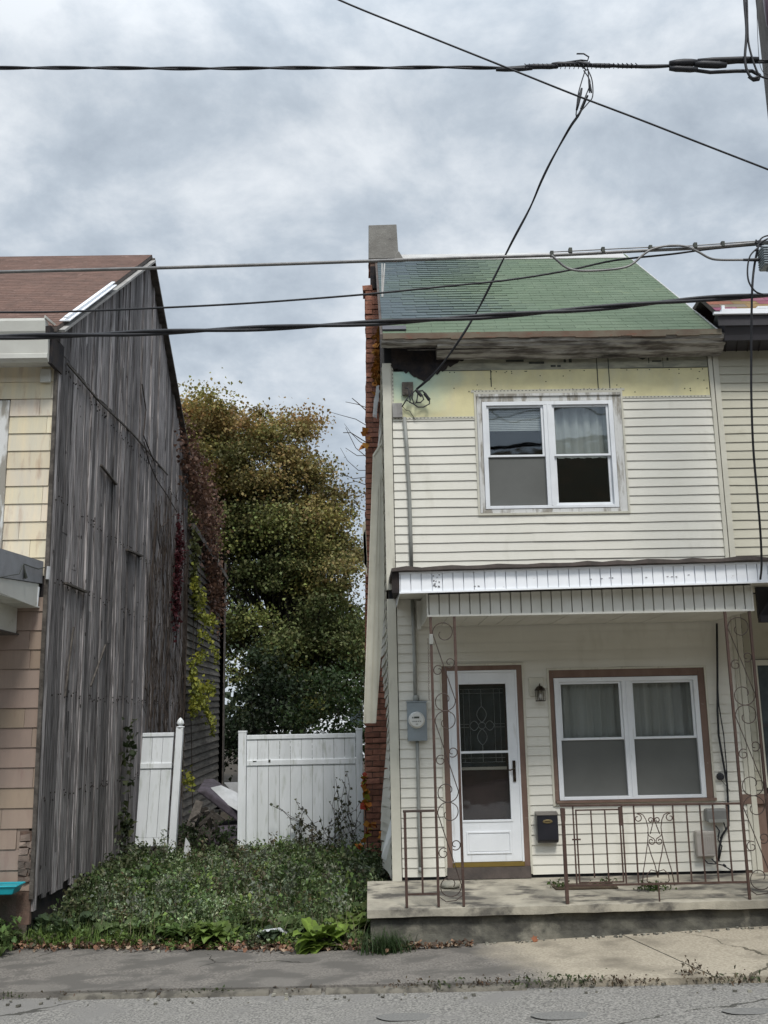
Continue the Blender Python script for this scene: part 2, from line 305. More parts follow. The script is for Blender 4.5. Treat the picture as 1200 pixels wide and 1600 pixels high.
sheet([-900, -60, -20, -10, -5, -3, -1, 0, 1, 3, 6, 12, 60, 900], [-900, -60, -14, -8, -4, -2, 0, 1, 2, 4, 6, 10, 40, 300, 1500],
      lambda x, y: gz(x, y)-.14 if y < .4 else gz(min(max(x, -9), 0), y)-.03, 'ground', MT['dirt'])
# added unseen slope behind the viewer: blocks low sky light and darkens window reflections
b = MB(); vs = []; nx_ = 40
for i in range(nx_+1):
    x = -160+320*i/nx_
    for y, z in ((-24, -.4), (-28, 8), (-40, 14), (-75, 22), (-130, 28)): vs.append((x, y, z+(0 if y == -24 else 1.6*math.sin(x*.11)+1.1*math.sin(x*.31+y))))
b.add(vs, [(i*5+a, i*5+a+1, (i+1)*5+a+1, (i+1)*5+a) for i in range(nx_) for a in range(4)])
tag(b.build('low_sky_blocker', mat('sky_blocker_green_brown', (.05, .055, .03), (.10, .07, .035), .35, rough=1)), kind='structure')
xs = [-60, -20]+[-8+.5*i for i in range(33)]+[20, 60]
def strip(name, m_, y0f, y1f, dz, n=8):
    b = MB(); nx = len(xs)
    vs = []
    for j in range(n+1):
        for x in xs:
            y = y0f(x)+(y1f(x)-y0f(x))*j/n
            vs.append((x, y, dz(x, y)))
    b.add(vs, [(j*nx+i, j*nx+i+1, (j+1)*nx+i+1, (j+1)*nx+i) for j in range(n) for i in range(nx-1)])
    o = b.build(name, m_); return tag(o, kind='structure')
strip('road', MT['asphalt'], lambda x: -13, lambda x: curbY(x)+.02, lambda x, y: sz(x)-.05+.012*min(curbY(x)-y, 4), 12)
# sidewalk: concrete on the right, patched with dark asphalt on the left
def walkmat():
    m_ = bpy.data.materials.new('sidewalk_concrete_and_asphalt'); m_.use_nodes = True; t = m_.node_tree; t.nodes.clear(); N = t.nodes.new; L = t.links.new
    o = N('ShaderNodeOutputMaterial'); b = N('ShaderNodeBsdfPrincipled'); b.inputs['Roughness'].default_value = .95; b.inputs['Specular IOR Level'].default_value = .2; L(b.outputs[0], o.inputs[0])
    tc = N('ShaderNodeTexCoord'); sp_ = N('ShaderNodeSeparateXYZ'); L(tc.outputs['Object'], sp_.inputs[0])
    def nz(sc, st=(1, 1, 1), d=6):
        mp = N('ShaderNodeMapping'); mp.inputs['Scale'].default_value = st; L(tc.outputs['Object'], mp.inputs[0]); n = N('ShaderNodeTexNoise'); n.inputs['Scale'].default_value = sc; n.inputs['Detail'].default_value = d; L(mp.outputs[0], n.inputs[0]); return n.outputs[0]
    def mr(v, a, c, d0=0, d1=1):
        r = N('ShaderNodeMapRange'); L(v, r.inputs['Value']); r.inputs['From Min'].default_value = a; r.inputs['From Max'].default_value = c; r.inputs['To Min'].default_value = d0; r.inputs['To Max'].default_value = d1; return r.outputs[0]
    def mx(f, a, c):
        x = N('ShaderNodeMix'); x.data_type = 'RGBA'; L(f, x.inputs[0])
        for i, v in ((6, a), (7, c)):
            if isinstance(v, tuple): x.inputs[i].default_value = (*v, 1)
            else: L(v, x.inputs[i])
        return x.outputs[2]
    def add(a, b_, k):
        q = N('ShaderNodeMath'); q.operation = 'MULTIPLY_ADD'; L(a, q.inputs[0]); q.inputs[1].default_value = k; L(b_, q.inputs[2]); return q.outputs[0]
    xx = add(nz(1.3), sp_.outputs[0], 1.1)
    xx = add(sp_.outputs[1], xx, .35)
    conc = mx(mr(nz(45, d=8), .4, .6), (.42, .37, .29), (.32, .28, .215))
    conc = mx(mr(nz(2.3), .5, .72), conc, (.20, .175, .135))
    asp = mx(mr(nz(48, d=8), .42, .58), (.225, .205, .18), (.135, .124, .112))
    asp = mx(mr(nz(1.6), .5, .7), asp, (.18, .166, .148))
    dark = mx(mr(nz(2.6, (1, 1.5, 1)), .46, .58), asp, (.125, .116, .104))
    near = mx(mr(xx, .9, 1.35), dark, conc)
    L(near, b.inputs['Base Color'])
    bp = N('ShaderNodeBump'); bp.inputs['Strength'].default_value = .7; bp.inputs['Distance'].default_value = .008; L(nz(80), bp.inputs['Height']); L(bp.outputs[0], b.inputs['Normal'])
    return m_
MT['walk'] = walkmat()
add_cracks(MT['walk'], .5, .009); add_cracks(MT['asphalt'], .45, .008)
# two poured slabs split by an open joint (the joint shows as a dark cleft)
def wz(x, y): return sz(x)
jx0, jx1 = 2.29, 2.62         # joint at wall side / at kerb side
def walk(xa, xb, name):
    b = MB(); n = 26; mY = 8
    vs = []
    for j in range(mY+1):
        t = j/mY
        for i in range(n+1):
            x = xa(t)+(xb(t)-xa(t))*i/n
            y0 = curbY(x)+random.uniform(-.015, .015)*(j == 0)
            y1 = (weedY(x)+.25 if x < .15 else -1.12)
            vs.append((x, y0+(y1-y0)*t, wz(x, 0)))
    tf = [(j*(n+1)+i, j*(n+1)+i+1, (j+1)*(n+1)+i+1, (j+1)*(n+1)+i) for j in range(mY) for i in range(n)]
    k = len(vs); low = [(x, y, z-.12) for x, y, z in vs]
    sides = [(i, i+1, k+i+1, k+i) for i in range(n)]
    sides += [((j+1)*(n+1)+n, j*(n+1)+n, k+j*(n+1)+n, k+(j+1)*(n+1)+n) for j in range(mY)] + [(j*(n+1), (j+1)*(n+1), k+(j+1)*(n+1), k+j*(n+1)) for j in range(mY)]
    b.add(vs+low, tf+sides); o = b.build(name, MT['walk']); tag(o, kind='structure')
walk(lambda t: -16, lambda t: jx1-.008+(jx0-jx1)*t, 'sidewalk')
walk(lambda t: jx1+.008+(jx0-jx1)*t, lambda t: 16, 'sidewalk')
# broken kerb lip
b = MB(); x = -6.0
while x < 9 and True:
    L_ = random.uniform(.35, 1.1)
    if random.random() < .38:
        y = curbY(x+L_/2)
        y0, y1 = curbY(x)-random.uniform(.05, .12), curbY(x)+.0
        b.hexa([(x, curbY(x)-.11, sz(x)-.08), (x+L_, curbY(x+L_)-.10, sz(x+L_)-.08), (x+L_, curbY(x+L_)-.004, sz(x+L_)-.08), (x, curbY(x)-.004, sz(x)-.08)],
               [(x, curbY(x)-.07, sz(x)-.022), (x+L_, curbY(x+L_)-.07, sz(x+L_)-.022), (x+L_, curbY(x+L_)-.004, sz(x+L_)-.012), (x, curbY(x)-.004, sz(x)-.012)], g(.55))
    x += L_+.03
tag(b.build('kerb', MT['edge'], bevel=.01), kind='structure')
for (px, py, rx_, ry_) in ((632, 1590, .20, .085), (877, 1588, .21, .085), (1168, 1581, .17, .07)):
    # solve the road point on that sight line
    d = sight(px, py); zz = -.42
    for _ in range(6):
        p = CAM + d*((zz-CAM.z)/d.z); zz = sz(p.x)-.05+.012*min(curbY(p.x)-p.y, 4)
    b = MB(); vs = [(p.x+rx_*1.0*math.cos(a)*(1+.08*math.sin(3*a)), p.y+ry_*1.3*math.sin(a)*(1+.1*math.cos(2*a)), zz+.006) for a in [2*math.pi*i/28 for i in range(28)]]
    b.add(vs, [tuple(range(28))])
    o = b.build('tar_spot', mat('tar', (.14, .137, .13), (.21, .205, .19), 60, rough=.95)); tag(o, kind='structure')

# ------------------------------------------------------------------ builders
def siding(mb, x0, x1, z0, z1, Y=0, e=.1016, base=.03, wob=.0022, tilt=.012, face=(0, -1), yfun=None):
    """lapped vinyl courses on a wall facing -Y; face=(dx,dy) outward"""
    k0 = math.floor((z0-base)/e); z = base+k0*e; n = max(2, int((x1-x0)/.35))
    k = 0
    while z < z1-1e-4:
        za, zb = max(z, z0), min(z+e, z1)
        if zb-za > .004:
            fa = 1-(za-z)/e; fb = 1-(zb-z)/e
            ya, yb = -(.003+tilt*fa), -(.003+tilt*fb)
            ym = ya+(yb-ya)*.12
            c = g(1, .02)
            xj = x0+(x1-x0)*random.uniform(.25, .75) if (x1-x0 > 1.6 and random.random() < .45) else None
            for (pa, pb_, po) in (((x0, x1, 0),) if xj is None else ((x0, xj, 0), (xj-.012, x1, -.0025))):
              vs = []
              for i in range(n+1):
                x = pa+(pb_-pa)*i/n; w = wob*math.sin(x*3.1+z*17)+wob*.7*math.sin(x*7.7+z*5)
                o_ = (yfun(x) if yfun else 0)+po
                for (yy, zz) in ((ya+.0055, za+w-.004 if za > z0 else za+w), (ya, za+w-.005 if za > z0 else za+w), (yb, zb+w*.0)):
                    vs.append((x, Y+yy+o_, zz))
              fs = []
              for i in range(n):
                a = i*3
                fs += [(a, a+3, a+4, a+1), (a+1, a+4, a+5, a+2)]
              mb.add(vs, fs, c)
        z += e; k += 1
def frame(mb, x0, x1, z0, z1, w, ya, yb, col=(1, 1, 1), wb=None, wt=None):
    wb = w if wb is None else wb; wt = w if wt is None else wt
    mb.box(x0, x0+w, ya, yb, z0, z1, col); mb.box(x1-w, x1, ya, yb, z0, z1, col)
    if wt: mb.box(x0+w, x1-w, ya, yb, z1-wt, z1, col)
    if wb: mb.box(x0+w, x1-w, ya, yb, z0, z0+wb, col)

def window_pair(root, X0, X1, Z0, Z1, casing, mcas, jx, backs, mg, yb=0.0):
    """X0..Z1: outer J-channel rectangle; jx = (white frame x0,x1,z0,z1)"""
    w = MB().box; a = MB(); frame(a, X0, X1, Z0, Z1, .022, yb-.024, yb+.0, wb=.022)
    win = a.build('window', MT['trim'], root)
    x0, x1, z0, z1 = jx
    b = MB()
    b.box(X0+.022, x0-.004, yb-.013, yb+.03, Z0+.022, Z1-.022); b.box(x1+.004, X1-.022, yb-.013, yb+.03, Z0+.022, Z1-.022)
    b.box(x0-.004, x1+.004, yb-.013, yb+.03, z1+.004, Z1-.022); b.box(x0-.004, x1+.004, yb-.016, yb+.03, Z0+.022, z0-.004)
    if casing == 'peel':
        b.box(X0+.024, X1-.024, yb-.030, yb-.0135, Z1-.055, Z1-.024); b.box(X0+.03, X0+.055, yb-.026, yb-.0135, Z0+.024, Z1-.056)
    b.build('casing', mcas, win, bevel=.003)
    fr = MB(); frame(fr, x0, x1, z0, z1, .05, yb-.022, yb+.06, wb=.035, wt=.045)
    mid = (x0+x1)/2; fr.box(mid-.05, mid+.05, yb-.020, yb+.06, z0+.035, z1-.045)
    fr.box(mid-.008, mid+.008, yb-.027, yb-.0205, z0+.03, z1-.04)
    fr.build('window_frame', MT['vinyl'], win, bevel=.004)
    for u in range(2):
        a0 = x0+.05 if u == 0 else mid+.05; a1 = mid-.05 if u == 0 else x1-.05
        zm = (z0+.035+z1-.045)/2 - .005
        top = MB(); frame(top, a0+.001, a1-.001, zm-.012, z1-.046, .026, yb+.002, yb+.028, wb=.024, wt=.022)
        s1 = top.build('sash', MT['vinyl'], win, bevel=.003)
        gl = MB(); gl.box(a0+.02, a1-.02, yb+.014, yb+.018, zm, z1-.06); gl.build('pane', mg, s1)
        lo = MB(); frame(lo, a0+.001, a1-.001, z0+.036, zm+.014, .032, yb+.031, yb+.056, wb=.035, wt=.022)
        s2 = lo.build('sash', MT['vinyl'], win, bevel=.003)
        gl = MB(); gl.box(a0+.025, a1-.025, yb+.042, yb+.046, z0+.05, zm); gl.build('pane', mg, s2)
        # half screen in its own thin track
        if backs[u][2]:
            sc = MB(); sc.box(a0+.012, a1-.012, yb+.020, yb+.0215, z0+.045, zm-.014)
            frame(sc, a0+.002, a1-.002, z0+.0365, zm-.012, .012, yb+.0155, yb+.027)
            sc.build('insect_screen', MT['screen'], win)
        for (mm, za, zb_) in ((backs[u][0], zm+.01, z1-.05), (backs[u][1], z0+.04, zm+.005)):
            if mm is None: continue
            c = MB(); n = 40
            if mm is MT['blind']:
                z = zb_-.01; k = 0
                zstop = zb_-(zb_-za)*.46
                while z > zstop:
                    c.box(a0+.01, a1-.01, yb+.075, yb+.079, z-.017, z-.002, g(1, .03)); z -= .0205
                c.build('blind', mm, win); continue
            vs = []
            for i in range(n+1):
                x = a0-.03+(a1-a0+.06)*i/n; y = yb+.11+.02*math.sin(i*.9+u)+.012*math.sin(i*2.3)
                vs += [(x, y, za-.02), (x, y+.004, zb_+.02)]
            c.add(vs, [(2*i, 2*i+2, 2*i+3, 2*i+1) for i in range(n)])
            c.build('curtain', mm, win, smooth=True)
    return win

def spiral(c, r0, r1, a0, a1, n=26, keep=0):
    """points from angle a0 (radius r0) to a1 (radius r1); after fraction keep the radius stays r1"""
    pts = []
    for i in range(n+1):
        t = i/n; a = a0+(a1-a0)*t; r = r0+(r1-r0)*min(1, t/max(1e-6, 1-keep))
        pts.append((c[0]+r*math.cos(a), c[1]+r*math.sin(a)))
    return pts

# ------------------------------------------------------------------ THE CREAM ROW HOUSE
HX0, HX1 = .205, 4.055
house = thing('row_house', 'narrow two storey cream vinyl sided house with patchy green shingle roof and front porch', 'house', (2.1, 0, 0))
wz_ = MB()
# lower wall panels round door and window
DX0, DX1, DZ1 = .755, 1.675, 2.235
WLX0, WLX1, WLZ0, WLZ1 = 1.925, 3.672, .72, 2.170
WUX0, WUX1, WUZ0, WUZ1 = 1.246, 2.965, 3.884, 5.332
for (a0, a1, z0, z1) in ((HX0+.10, DX0, .03, 2.95), (DX1, WLX0, .03, 2.95), (WLX0, WLX1, .03, WLZ0), (WLX1, HX1-.06, .03, 2.95), (DX0, DX1, DZ1, 2.95), (WLX0, WLX1, WLZ1, 2.95),
                         (HX0+.10, WUX0, 3.0, 5.02), (WUX0, WUX1, 3.0, WUZ0), (WUX1, HX1-.06, 3.0, 5.235)):
    siding(wz_, a0, a1, z0, z1)
wall = wz_.build('front_siding', MT['siding'], house)
# structural wall behind, with real openings
b = MB()
for (a0, a1, z0, z1) in ((HX0+.02, DX0+.02, -.35, 6.0), (DX0+.02, DX1-.02, DZ1-.02, 3.4), (DX1-.02, WLX0+.03, -.35, 3.4), (WLX0+.03, WLX1-.03, -.35, WLZ0+.03), (WLX0+.03, WLX1-.03, WLZ1-.03, 3.4), (WLX1-.03, HX1, -.35, 3.4),
                         (DX0+.02, WUX0+.03, 3.4, 6.0), (WUX0+.03, WUX1-.03, 3.4, WUZ0+.03), (WUX0+.03, WUX1-.03, WUZ1-.03, 6.0), (WUX1-.03, HX1, 3.4, 6.0)):
    b.box(a0, a1, .004, .14, z0, z1, (1, 1, 1))
b.box(HX0+.03, HX1, 6.2, 6.34, -.35, 6.0); b.box(HX1-.03, HX1+.02, .15, 6.2, -.3, 6.3)
b.box(HX0+.03, HX1, .15, 6.2, -.35, -.2); b.box(HX0+.2, HX1-.03, .15, 6.2, 2.9, 3.0); b.box(HX0+.2, HX1-.03, .15, 6.2, 5.9, 6.0)
b.box(HX0+.2, HX1-.03, 2.2, 2.3, -.2, 2.9); b.box(HX0+.2, HX1-.03, 2.2, 2.3, 3.0, 5.9)
b.build('wall', MT['dark'], house)
# foam sheathing left bare over the missing siding
b = MB()
b.box(HX0+.10, WUX0, -.012, .002, 5.02, 5.60); b.box(WUX0, WUX1, -.012, .002, WUZ1, 5.60); b.box(WUX1, HX1-.07, -.012, .002, 5.235, 5.60)
bleach(MT['foam'], .55-2.1, 5.62, .12, .62, (.42, .60, .52)); sheath = b.build('foam_sheathing', MT['foam'], house)
b = MB(); b.box(HX0+.62, HX1-.07, -.014, .001, 5.602, 5.86); b.build('printed_band', MT['foamband'], sheath)
# joints, nails and faded print of the foam boards
b = MB()
for (x_, za, zb) in ((W(766, 570).x, W(766, 605).z, 5.6), (W(931, 555).x, 5.335, W(931, 552).z), (W(949, 555).x, 5.335, W(949, 552).z)):
    b.box(x_-.005, x_+.005, -.0165, -.0145, za, zb)
b.box(WUX1+.0, HX1-.075, -.0168, -.0146, 5.597, 5.606); b.box(HX0+.12, W(766, 570).x, -.0168, -.0146, 5.597, 5.604)
for i in range(60):
    x_ = random.uniform(HX0+.15, HX1-.1); z_ = random.choice((random.uniform(5.3, 5.58), 5.58, 5.345))
    if WUX0-.02 < x_ < WUX1+.02 and z_ < 5.36: z_ = 5.36
    b.box(x_-.006, x_+.006, -.0175, -.0146, z_-.005, z_+.005)
for (xa, xb, za, zb) in ((790, 818, 563, 566), (826, 850, 566, 569), (880, 884, 560, 567), (888, 893, 560, 567), (860, 868, 571, 574), (870, 876, 571, 574), (1040, 1044, 552, 564), (1058, 1072, 553, 556), (1012, 1014, 560, 568), (1034, 1036, 556, 574), (1018, 1033, 564, 566), (690, 703, 566, 570)):
    p, q = W(xa, za), W(xb, zb); b.box(p.x, q.x, -.0172, -.0144, q.z, p.z)
b.build('joint_lines_and_print', MT['ink'], sheath)
# the diamond mark with the maker's letters, half cut by the eave
b = MB(); c = W(1003, 556); b.slab([(c.x-.13, -.0168, c.z+.012), (c.x, -.0168, c.z-.055), (c.x+.13, -.0168, c.z+.012), (c.x, -.0168, c.z+.07)], (0, .003, 0)); b.build('diamond_mark', MT['ink'], sheath)
def lettering(text, loc, size, m_, parent, name):
    cu = bpy.data.curves.new(name, 'FONT'); cu.body = text; cu.size = size; cu.extrude = .0006; cu.align_x = 'CENTER'; cu.align_y = 'CENTER'
    o = bpy.data.objects.new(name, cu); me = bpy.data.meshes.new_from_object(o); bpy.data.objects.remove(o)
    r = bpy.data.objects.new(name, me); me.materials.clear(); me.materials.append(m_); COL.objects.link(r); r.parent = parent
    me.transform(Matrix.Translation(Vector(loc)-rootloc(parent)) @ Matrix.Rotation(math.pi/2, 4, 'X')); return r
lettering('DOW', (c.x, -.0178, c.z+.006), .075, MT['foamband'], sheath, 'lettering')
# nailing hem along the top course
b = MB()
for (xa, xb, z_) in ((HX0+.10, WUX0, 5.02), (WUX0-.03, WUX1+.03, WUZ1), (WUX1, HX1-.07, 5.235)):
    b.box(xa, xb, -.0185, -.0125, z_, z_+.026)
    x_ = xa+.02
    while x_ < xb-.02:
        x_ += .055
hem = b.build('nailing_hem', MT['trim'], house)
b = MB()
for (xa, xb, z_) in ((HX0+.11, WUX0, 5.02), (WUX0, WUX1, WUZ1), (WUX1+.02, HX1-.08, 5.235)):
    x_ = xa+.01
    while x_ < xb-.03:
        b.box(x_, x_+.016, -.0196, -.0184, z_+.010, z_+.018); x_ += .042
z_ = 5.06
while z_ < 5.68:
    b.box(HX0+.107, HX0+.113, -.0196, -.0150, z_, z_+.02); z_ += .045
b.build('nail_slots', MT['ink'], hem)
# corner posts of the siding
b = MB()
b.box(HX0-.008, HX0+.092, -.026, .0, -.03, 2.96); b.box(HX0-.008, HX0+.0, -.0, .09, -.03, 2.96)
b.box(HX0-.008, HX0+.092, -.026, .0, 3.06, 5.70); b.box(HX0-.008, HX0+.0, -.0, .09, 3.06, 5.70)
b.box(HX0+.092, HX0+.118, -.0135, -.001, 5.04, 5.70)
b.build('corner_trim', MT['trim'], house, bevel=.004)
b = MB(); b.box(HX1-.062, HX1-.015, -.026, -.001, .0, 2.95); b.box(HX1-.062, HX1-.015, -.026, -.001, 3.12, 5.86); b.build('corner_trim', MT['trim'], house, bevel=.004)
# side wall siding (faces the empty lot), buckled and curling at its torn edge
b = MB(); z = .0
while z < 5.75:
    n = 8; vs = []; D = 1.25 + .12*math.sin(z*7.3)+.06*math.sin(z*23)
    for i in range(n+1):
        t = i/n; y = .09 + D*t
        curl = (.035+.03*math.sin(z*3))*t**3 + .006*math.sin(z*31)
        if z < 3.0: curl += .05*t*max(0, 1-z/1.2)
        sag = -.05*t*t*(1+.5*math.sin(z*9))
        for (o_, zz) in ((.0, z+.0), (-.014, z), (-.002, z+.104)):
            vs.append((HX0-.004+o_-curl, y, zz+sag))
    fs = []
    for i in range(n): a = 3*i; fs += [(a, a+3, a+4, a+1), (a+1, a+4, a+5, a+2)]
    b.add(vs, fs, g(1, .04)); z += .1016
b.build('side_siding', MT['siding'], house)
b = MB(); b.box(HX0+.012, HX0+.05, .05, 6.2, -.45, 6.05); b.build('side_wall', MT['clap'], house)
# loose tapering sheet of trim standing off the side wall
yy = .62
q = [W(583, 712, yy), W(601, 684, yy), W(600, 960, yy), W(587.5, 1130, yy), W(568.5, 1130, yy)]
b = MB(); b.slab(q, (0, .03, 0)); p0, p1 = W(575.5, 900, yy), W(592, 730, yy)
rt = b.build('loose_siding_panel', MT['trim'], house)
b = MB()
for (xa, ya_, xb, yb_) in ((583.2, 712, 568.7, 1130), (590.5, 760, 577.5, 1130), (593.5, 740, 587, 1128)):
    b.bar(W(xa, ya_, yy-.012), W(xb, yb_, yy-.012), .012, .016, (0, 1, 0))
b.bar(W(583, 712, yy-.01), W(601, 684, yy-.01), .02, .012, (0, 1, 0)); b.build('trim_rib', MT['trim'], rt)
b = MB()
for k in range(3):
    q0, q1 = W(566+k*1.5, 822+14*k, .75), W(574, 880+10*k, .75)
    b.slab([q0, W(571, 812+14*k, .75), q1, W(569, 872+8*k, .75)], (0, .02, 0))
b.build('curled_siding_scrap', MT['siding_r'], house)
b = MB()
b.slab([W(611, 1278, .05), W(614, 1300, .05), W(603, 1346, .3), W(596, 1338, .3)], (.0, .012, .0)); b.slab([W(608, 1290, .1), W(612, 1296, .1), W(600, 1330, .35), W(598, 1322, .35)], (.0, .012, .0))
b.build('loose_siding_strip', MT['vinyl'], house)

# ------------------------------------------------------------------ cornice
def extr_x(mb, prof, x0, x1, n=24, j=.004, xs_end=0):
    k = len(prof); vs = []
    for i in range(n+1):
        x = x0+(x1-x0)*i/n
        for (y, z) in prof:
            vs.append((x, y+random.uniform(-j, j), z+random.uniform(-j, j)-.012*math.sin(math.pi*i/n)))
    fs = [(i*k+a, i*k+(a+1) % k, (i+1)*k+(a+1) % k, (i+1)*k+a) for i in range(n) for a in range(k)]
    fs += [tuple(reversed(range(k))), tuple(n*k+a for a in range(k))]
    mb.add(vs, fs)
EA_Y, EA_Z = -.36, 5.905
b = MB()
extr_x(b, [(.0, 5.86), (-.06, 5.72), (-.10, 5.72), (-.12, 5.735), (-.18, 5.75), (-.22, 5.79), (-.29, 5.80), (-.30, 5.825), (-.335, 5.835), (-.35, 5.88), (-.35, EA_Z-.012), (.0, EA_Z+.16)], HX0+.62, HX1+.07, 44, .004)
cor = b.build('cornice', MT['cornice'], house)
b = MB(); extr_x(b, [(.0, 5.90), (-.22, 5.815), (-.30, 5.825), (-.335, 5.835), (-.35, 5.88), (-.35, EA_Z-.012), (.0, EA_Z+.16)], HX0-.02, HX0+.62, 8, .005); b.build('cornice_end', MT['cornice'], cor)
b = MB(); b.box(HX0+.28, HX0+1.5, -.235, -.215, 5.775, 5.79, j=.006); b.box(HX0+.0, HX0+.62, -.02, .0, 5.67, 5.685); b.build('hanging_moulding', MT['oldwood'], cor)
# rotted black gap under the eave
b = MB(); top = [(HX0+.03, 5.90), (HX0+1.05, 5.86)]
prof = [(HX0+.10, 5.66)]; x_ = HX0+.12
while x_ < HX0+.95:
    u = (x_-HX0-.12)/.83
    dz = .10+.16*math.exp(-((u-.42)/.22)**2) if u < .75 else .10*(1-(u-.75)/.25)
    prof.append((x_, 5.745-dz+random.uniform(-.022, .022))); x_ += .022
poly = [(HX0+.10, -.018, 5.90)]+[(x_, -.018, z_) for x_, z_ in prof]+[(HX0+1.0, -.018, 5.80), (HX0+1.0, -.018, 5.90)]
b.slab(poly, (0, -.006, 0)); b.build('rotten_wood', MT['rot'], cor)

# ------------------------------------------------------------------ green roof
SL = (8.555-EA_Z)/(3.2-EA_Y); RL = math.hypot(3.2-EA_Y, 8.555-EA_Z); dr = Vector((0, (3.2-EA_Y)/RL, (8.555-EA_Z)/RL)); nr = Vector((0, -dr.z, dr.y))
def shingles(mb, x0, x1, org, d, nrm, length, e=.135, tw=.30, colf=None, curl=None):
    s_ = 0; k = 0
    while s_ < length-.01:
        x = x0 - (tw*.5 if k % 2 else 0) - random.uniform(0, .05)
        while x < x1:
            xa, xb = max(x0, x+.0018), min(x1, x+tw-.0018)
            if xb-xa > .02:
                c = colf((xa+xb)/2, s_) if colf else (1, 1, 1)
                lift = .006+(curl((xa+xb)/2, s_) if curl else 0)
                jt = random.uniform(-.004, .004); j2 = jt+(random.uniform(-.012, .012) if curl and curl(xa, s_) > .004 else random.uniform(-.002, .002))
                se = min(s_+e*1.12, length)
                P = lambda xx, ss, h: Vector((xx, 0, 0))+org+d*ss+nrm*h
                a = [P(xa, s_+jt, .002), P(xb, s_+j2, .002), P(xb, s_+j2, lift), P(xa, s_+jt, lift*random.uniform(.8, 1.1)), P(xa, se, .003), P(xb, se, .003)]
                mb.add(a, [(0, 1, 2, 3), (3, 2, 5, 4), (0, 3, 4), (1, 5, 2)], c)
            x += tw
        s_ += e; k += 1
def gcol(x, s_):
    fade = max(0, min(1, (1.95-x+.35*math.sin(s_*2.1)+random.uniform(-.12, .12))/1.7))*(1 if s_ > .6 else 0)
    k = random.uniform(.93, 1.07)
    return (k*(1-.30*fade), k*(1-.33*fade), k*(1+.10*fade))
b = MB(); org = Vector((0, EA_Y, EA_Z+.02))
shingles(b, HX0+.0, HX1-.05, org, dr, nr, RL, colf=gcol, curl=lambda x, s_: (.010*max(0, math.sin(math.pi*min(1, max(0, (x-.4)/1.6)))) if s_ > .6 else 0))
roof = b.build('green_shingle_roof', MT['green'], house)
b = MB(); P = lambda x, y, z: (x, y, z)
b.hexa([(HX0-.03, EA_Y, EA_Z-.04), (HX1-.052, EA_Y, EA_Z-.04), (HX1-.052, 3.2, 8.555-.04), (HX0-.03, 3.2, 8.555-.04)], [(HX0-.03, EA_Y, EA_Z+.018), (HX1-.052, EA_Y, EA_Z+.018), (HX1-.052, 3.2, 8.573), (HX0-.03, 3.2, 8.573)])
b.hexa([(HX0-.03, 3.2, 8.515), (HX1-.052, 3.2, 8.515), (HX1-.052, 6.76, EA_Z-.04), (HX0-.03, 6.76, EA_Z-.04)], [(HX0-.03, 3.2, 8.573), (HX1-.052, 3.2, 8.573), (HX1-.052, 6.76, EA_Z+.018), (HX0-.03, 6.76, EA_Z+.018)])
b.slab([(HX0+.01, .02, 6.0), (HX0+.01, 6.2, 6.0), (HX0+.01, 3.2, 8.50)], (.06, 0, 0)); b.slab([(HX1-.12, .02, 6.0), (HX1-.12, 6.2, 6.0), (HX1-.12, 3.2, 8.50)], (.06, 0, 0))
b.build('roof_deck', MT['darkroof'], roof)
b = MB(); e0 = org+dr*(RL-.34)
b.hexa([(HX0-.02, e0.y, e0.z+.013), (HX1-.10, e0.y, e0.z+.013), (HX1-.10, 3.2, 8.60), (HX0-.02, 3.2, 8.60)], [(HX0-.02, e0.y, e0.z+.022), (HX1-.10, e0.y, e0.z+.022), (HX1-.10, 3.2, 8.612), (HX0-.02, 3.2, 8.612)]); b.build('ridge_flashing', MT['ridge'], roof)
b = MB(); n = 30
for i in range(n):
    t = i/n; x = HX0+(HX1-HX0)*t; b.box(x, x+(HX1-HX0)/n, EA_Y-.012, EA_Y+.03, EA_Z-.045+random.uniform(-.008, .008), EA_Z+.026)
b.build('drip_edge', mat('rusty_drip_edge', (.13, .085, .06), (.17, .15, .11), 5, (.6, 1, 1), rough=.8, c3=(.17, .08, .055), s3=11, st3=(.6, 2, 2), lo3=.6, hi3=.68), roof)
b = MB(); b.hexa([org+Vector((HX0, 0, 0))+dr*.10+nr*.012, org+Vector((HX0+.27, 0, 0))+dr*.10+nr*.012, org+Vector((HX0+.27, 0, 0))+dr*.30+nr*.012, org+Vector((HX0, 0, 0))+dr*.30+nr*.012],
                 [org+Vector((HX0, 0, 0))+dr*.10+nr*.03, org+Vector((HX0+.27, 0, 0))+dr*.10+nr*.03, org+Vector((HX0+.27, 0, 0))+dr*.30+nr*.02, org+Vector((HX0, 0, 0))+dr*.30+nr*.02]); b.build('grey_patch', MT['asphaltroofbg'], roof)
b = MB(); b.tube([org+Vector((HX1-.045, 0, 0))+dr*t for t in (0, 1, 2, 3, RL)], .012, 5); b.build('rake_flashing', MT['ridge'], roof)
b = MB()
for k in range(2):
    b.tube([W(597+k*4-(i*.8 if k else 0), 412+i*13, .3) for i in range(5)], .010, 5)
b.build('loose_flashing', MT['ridge'], roof)

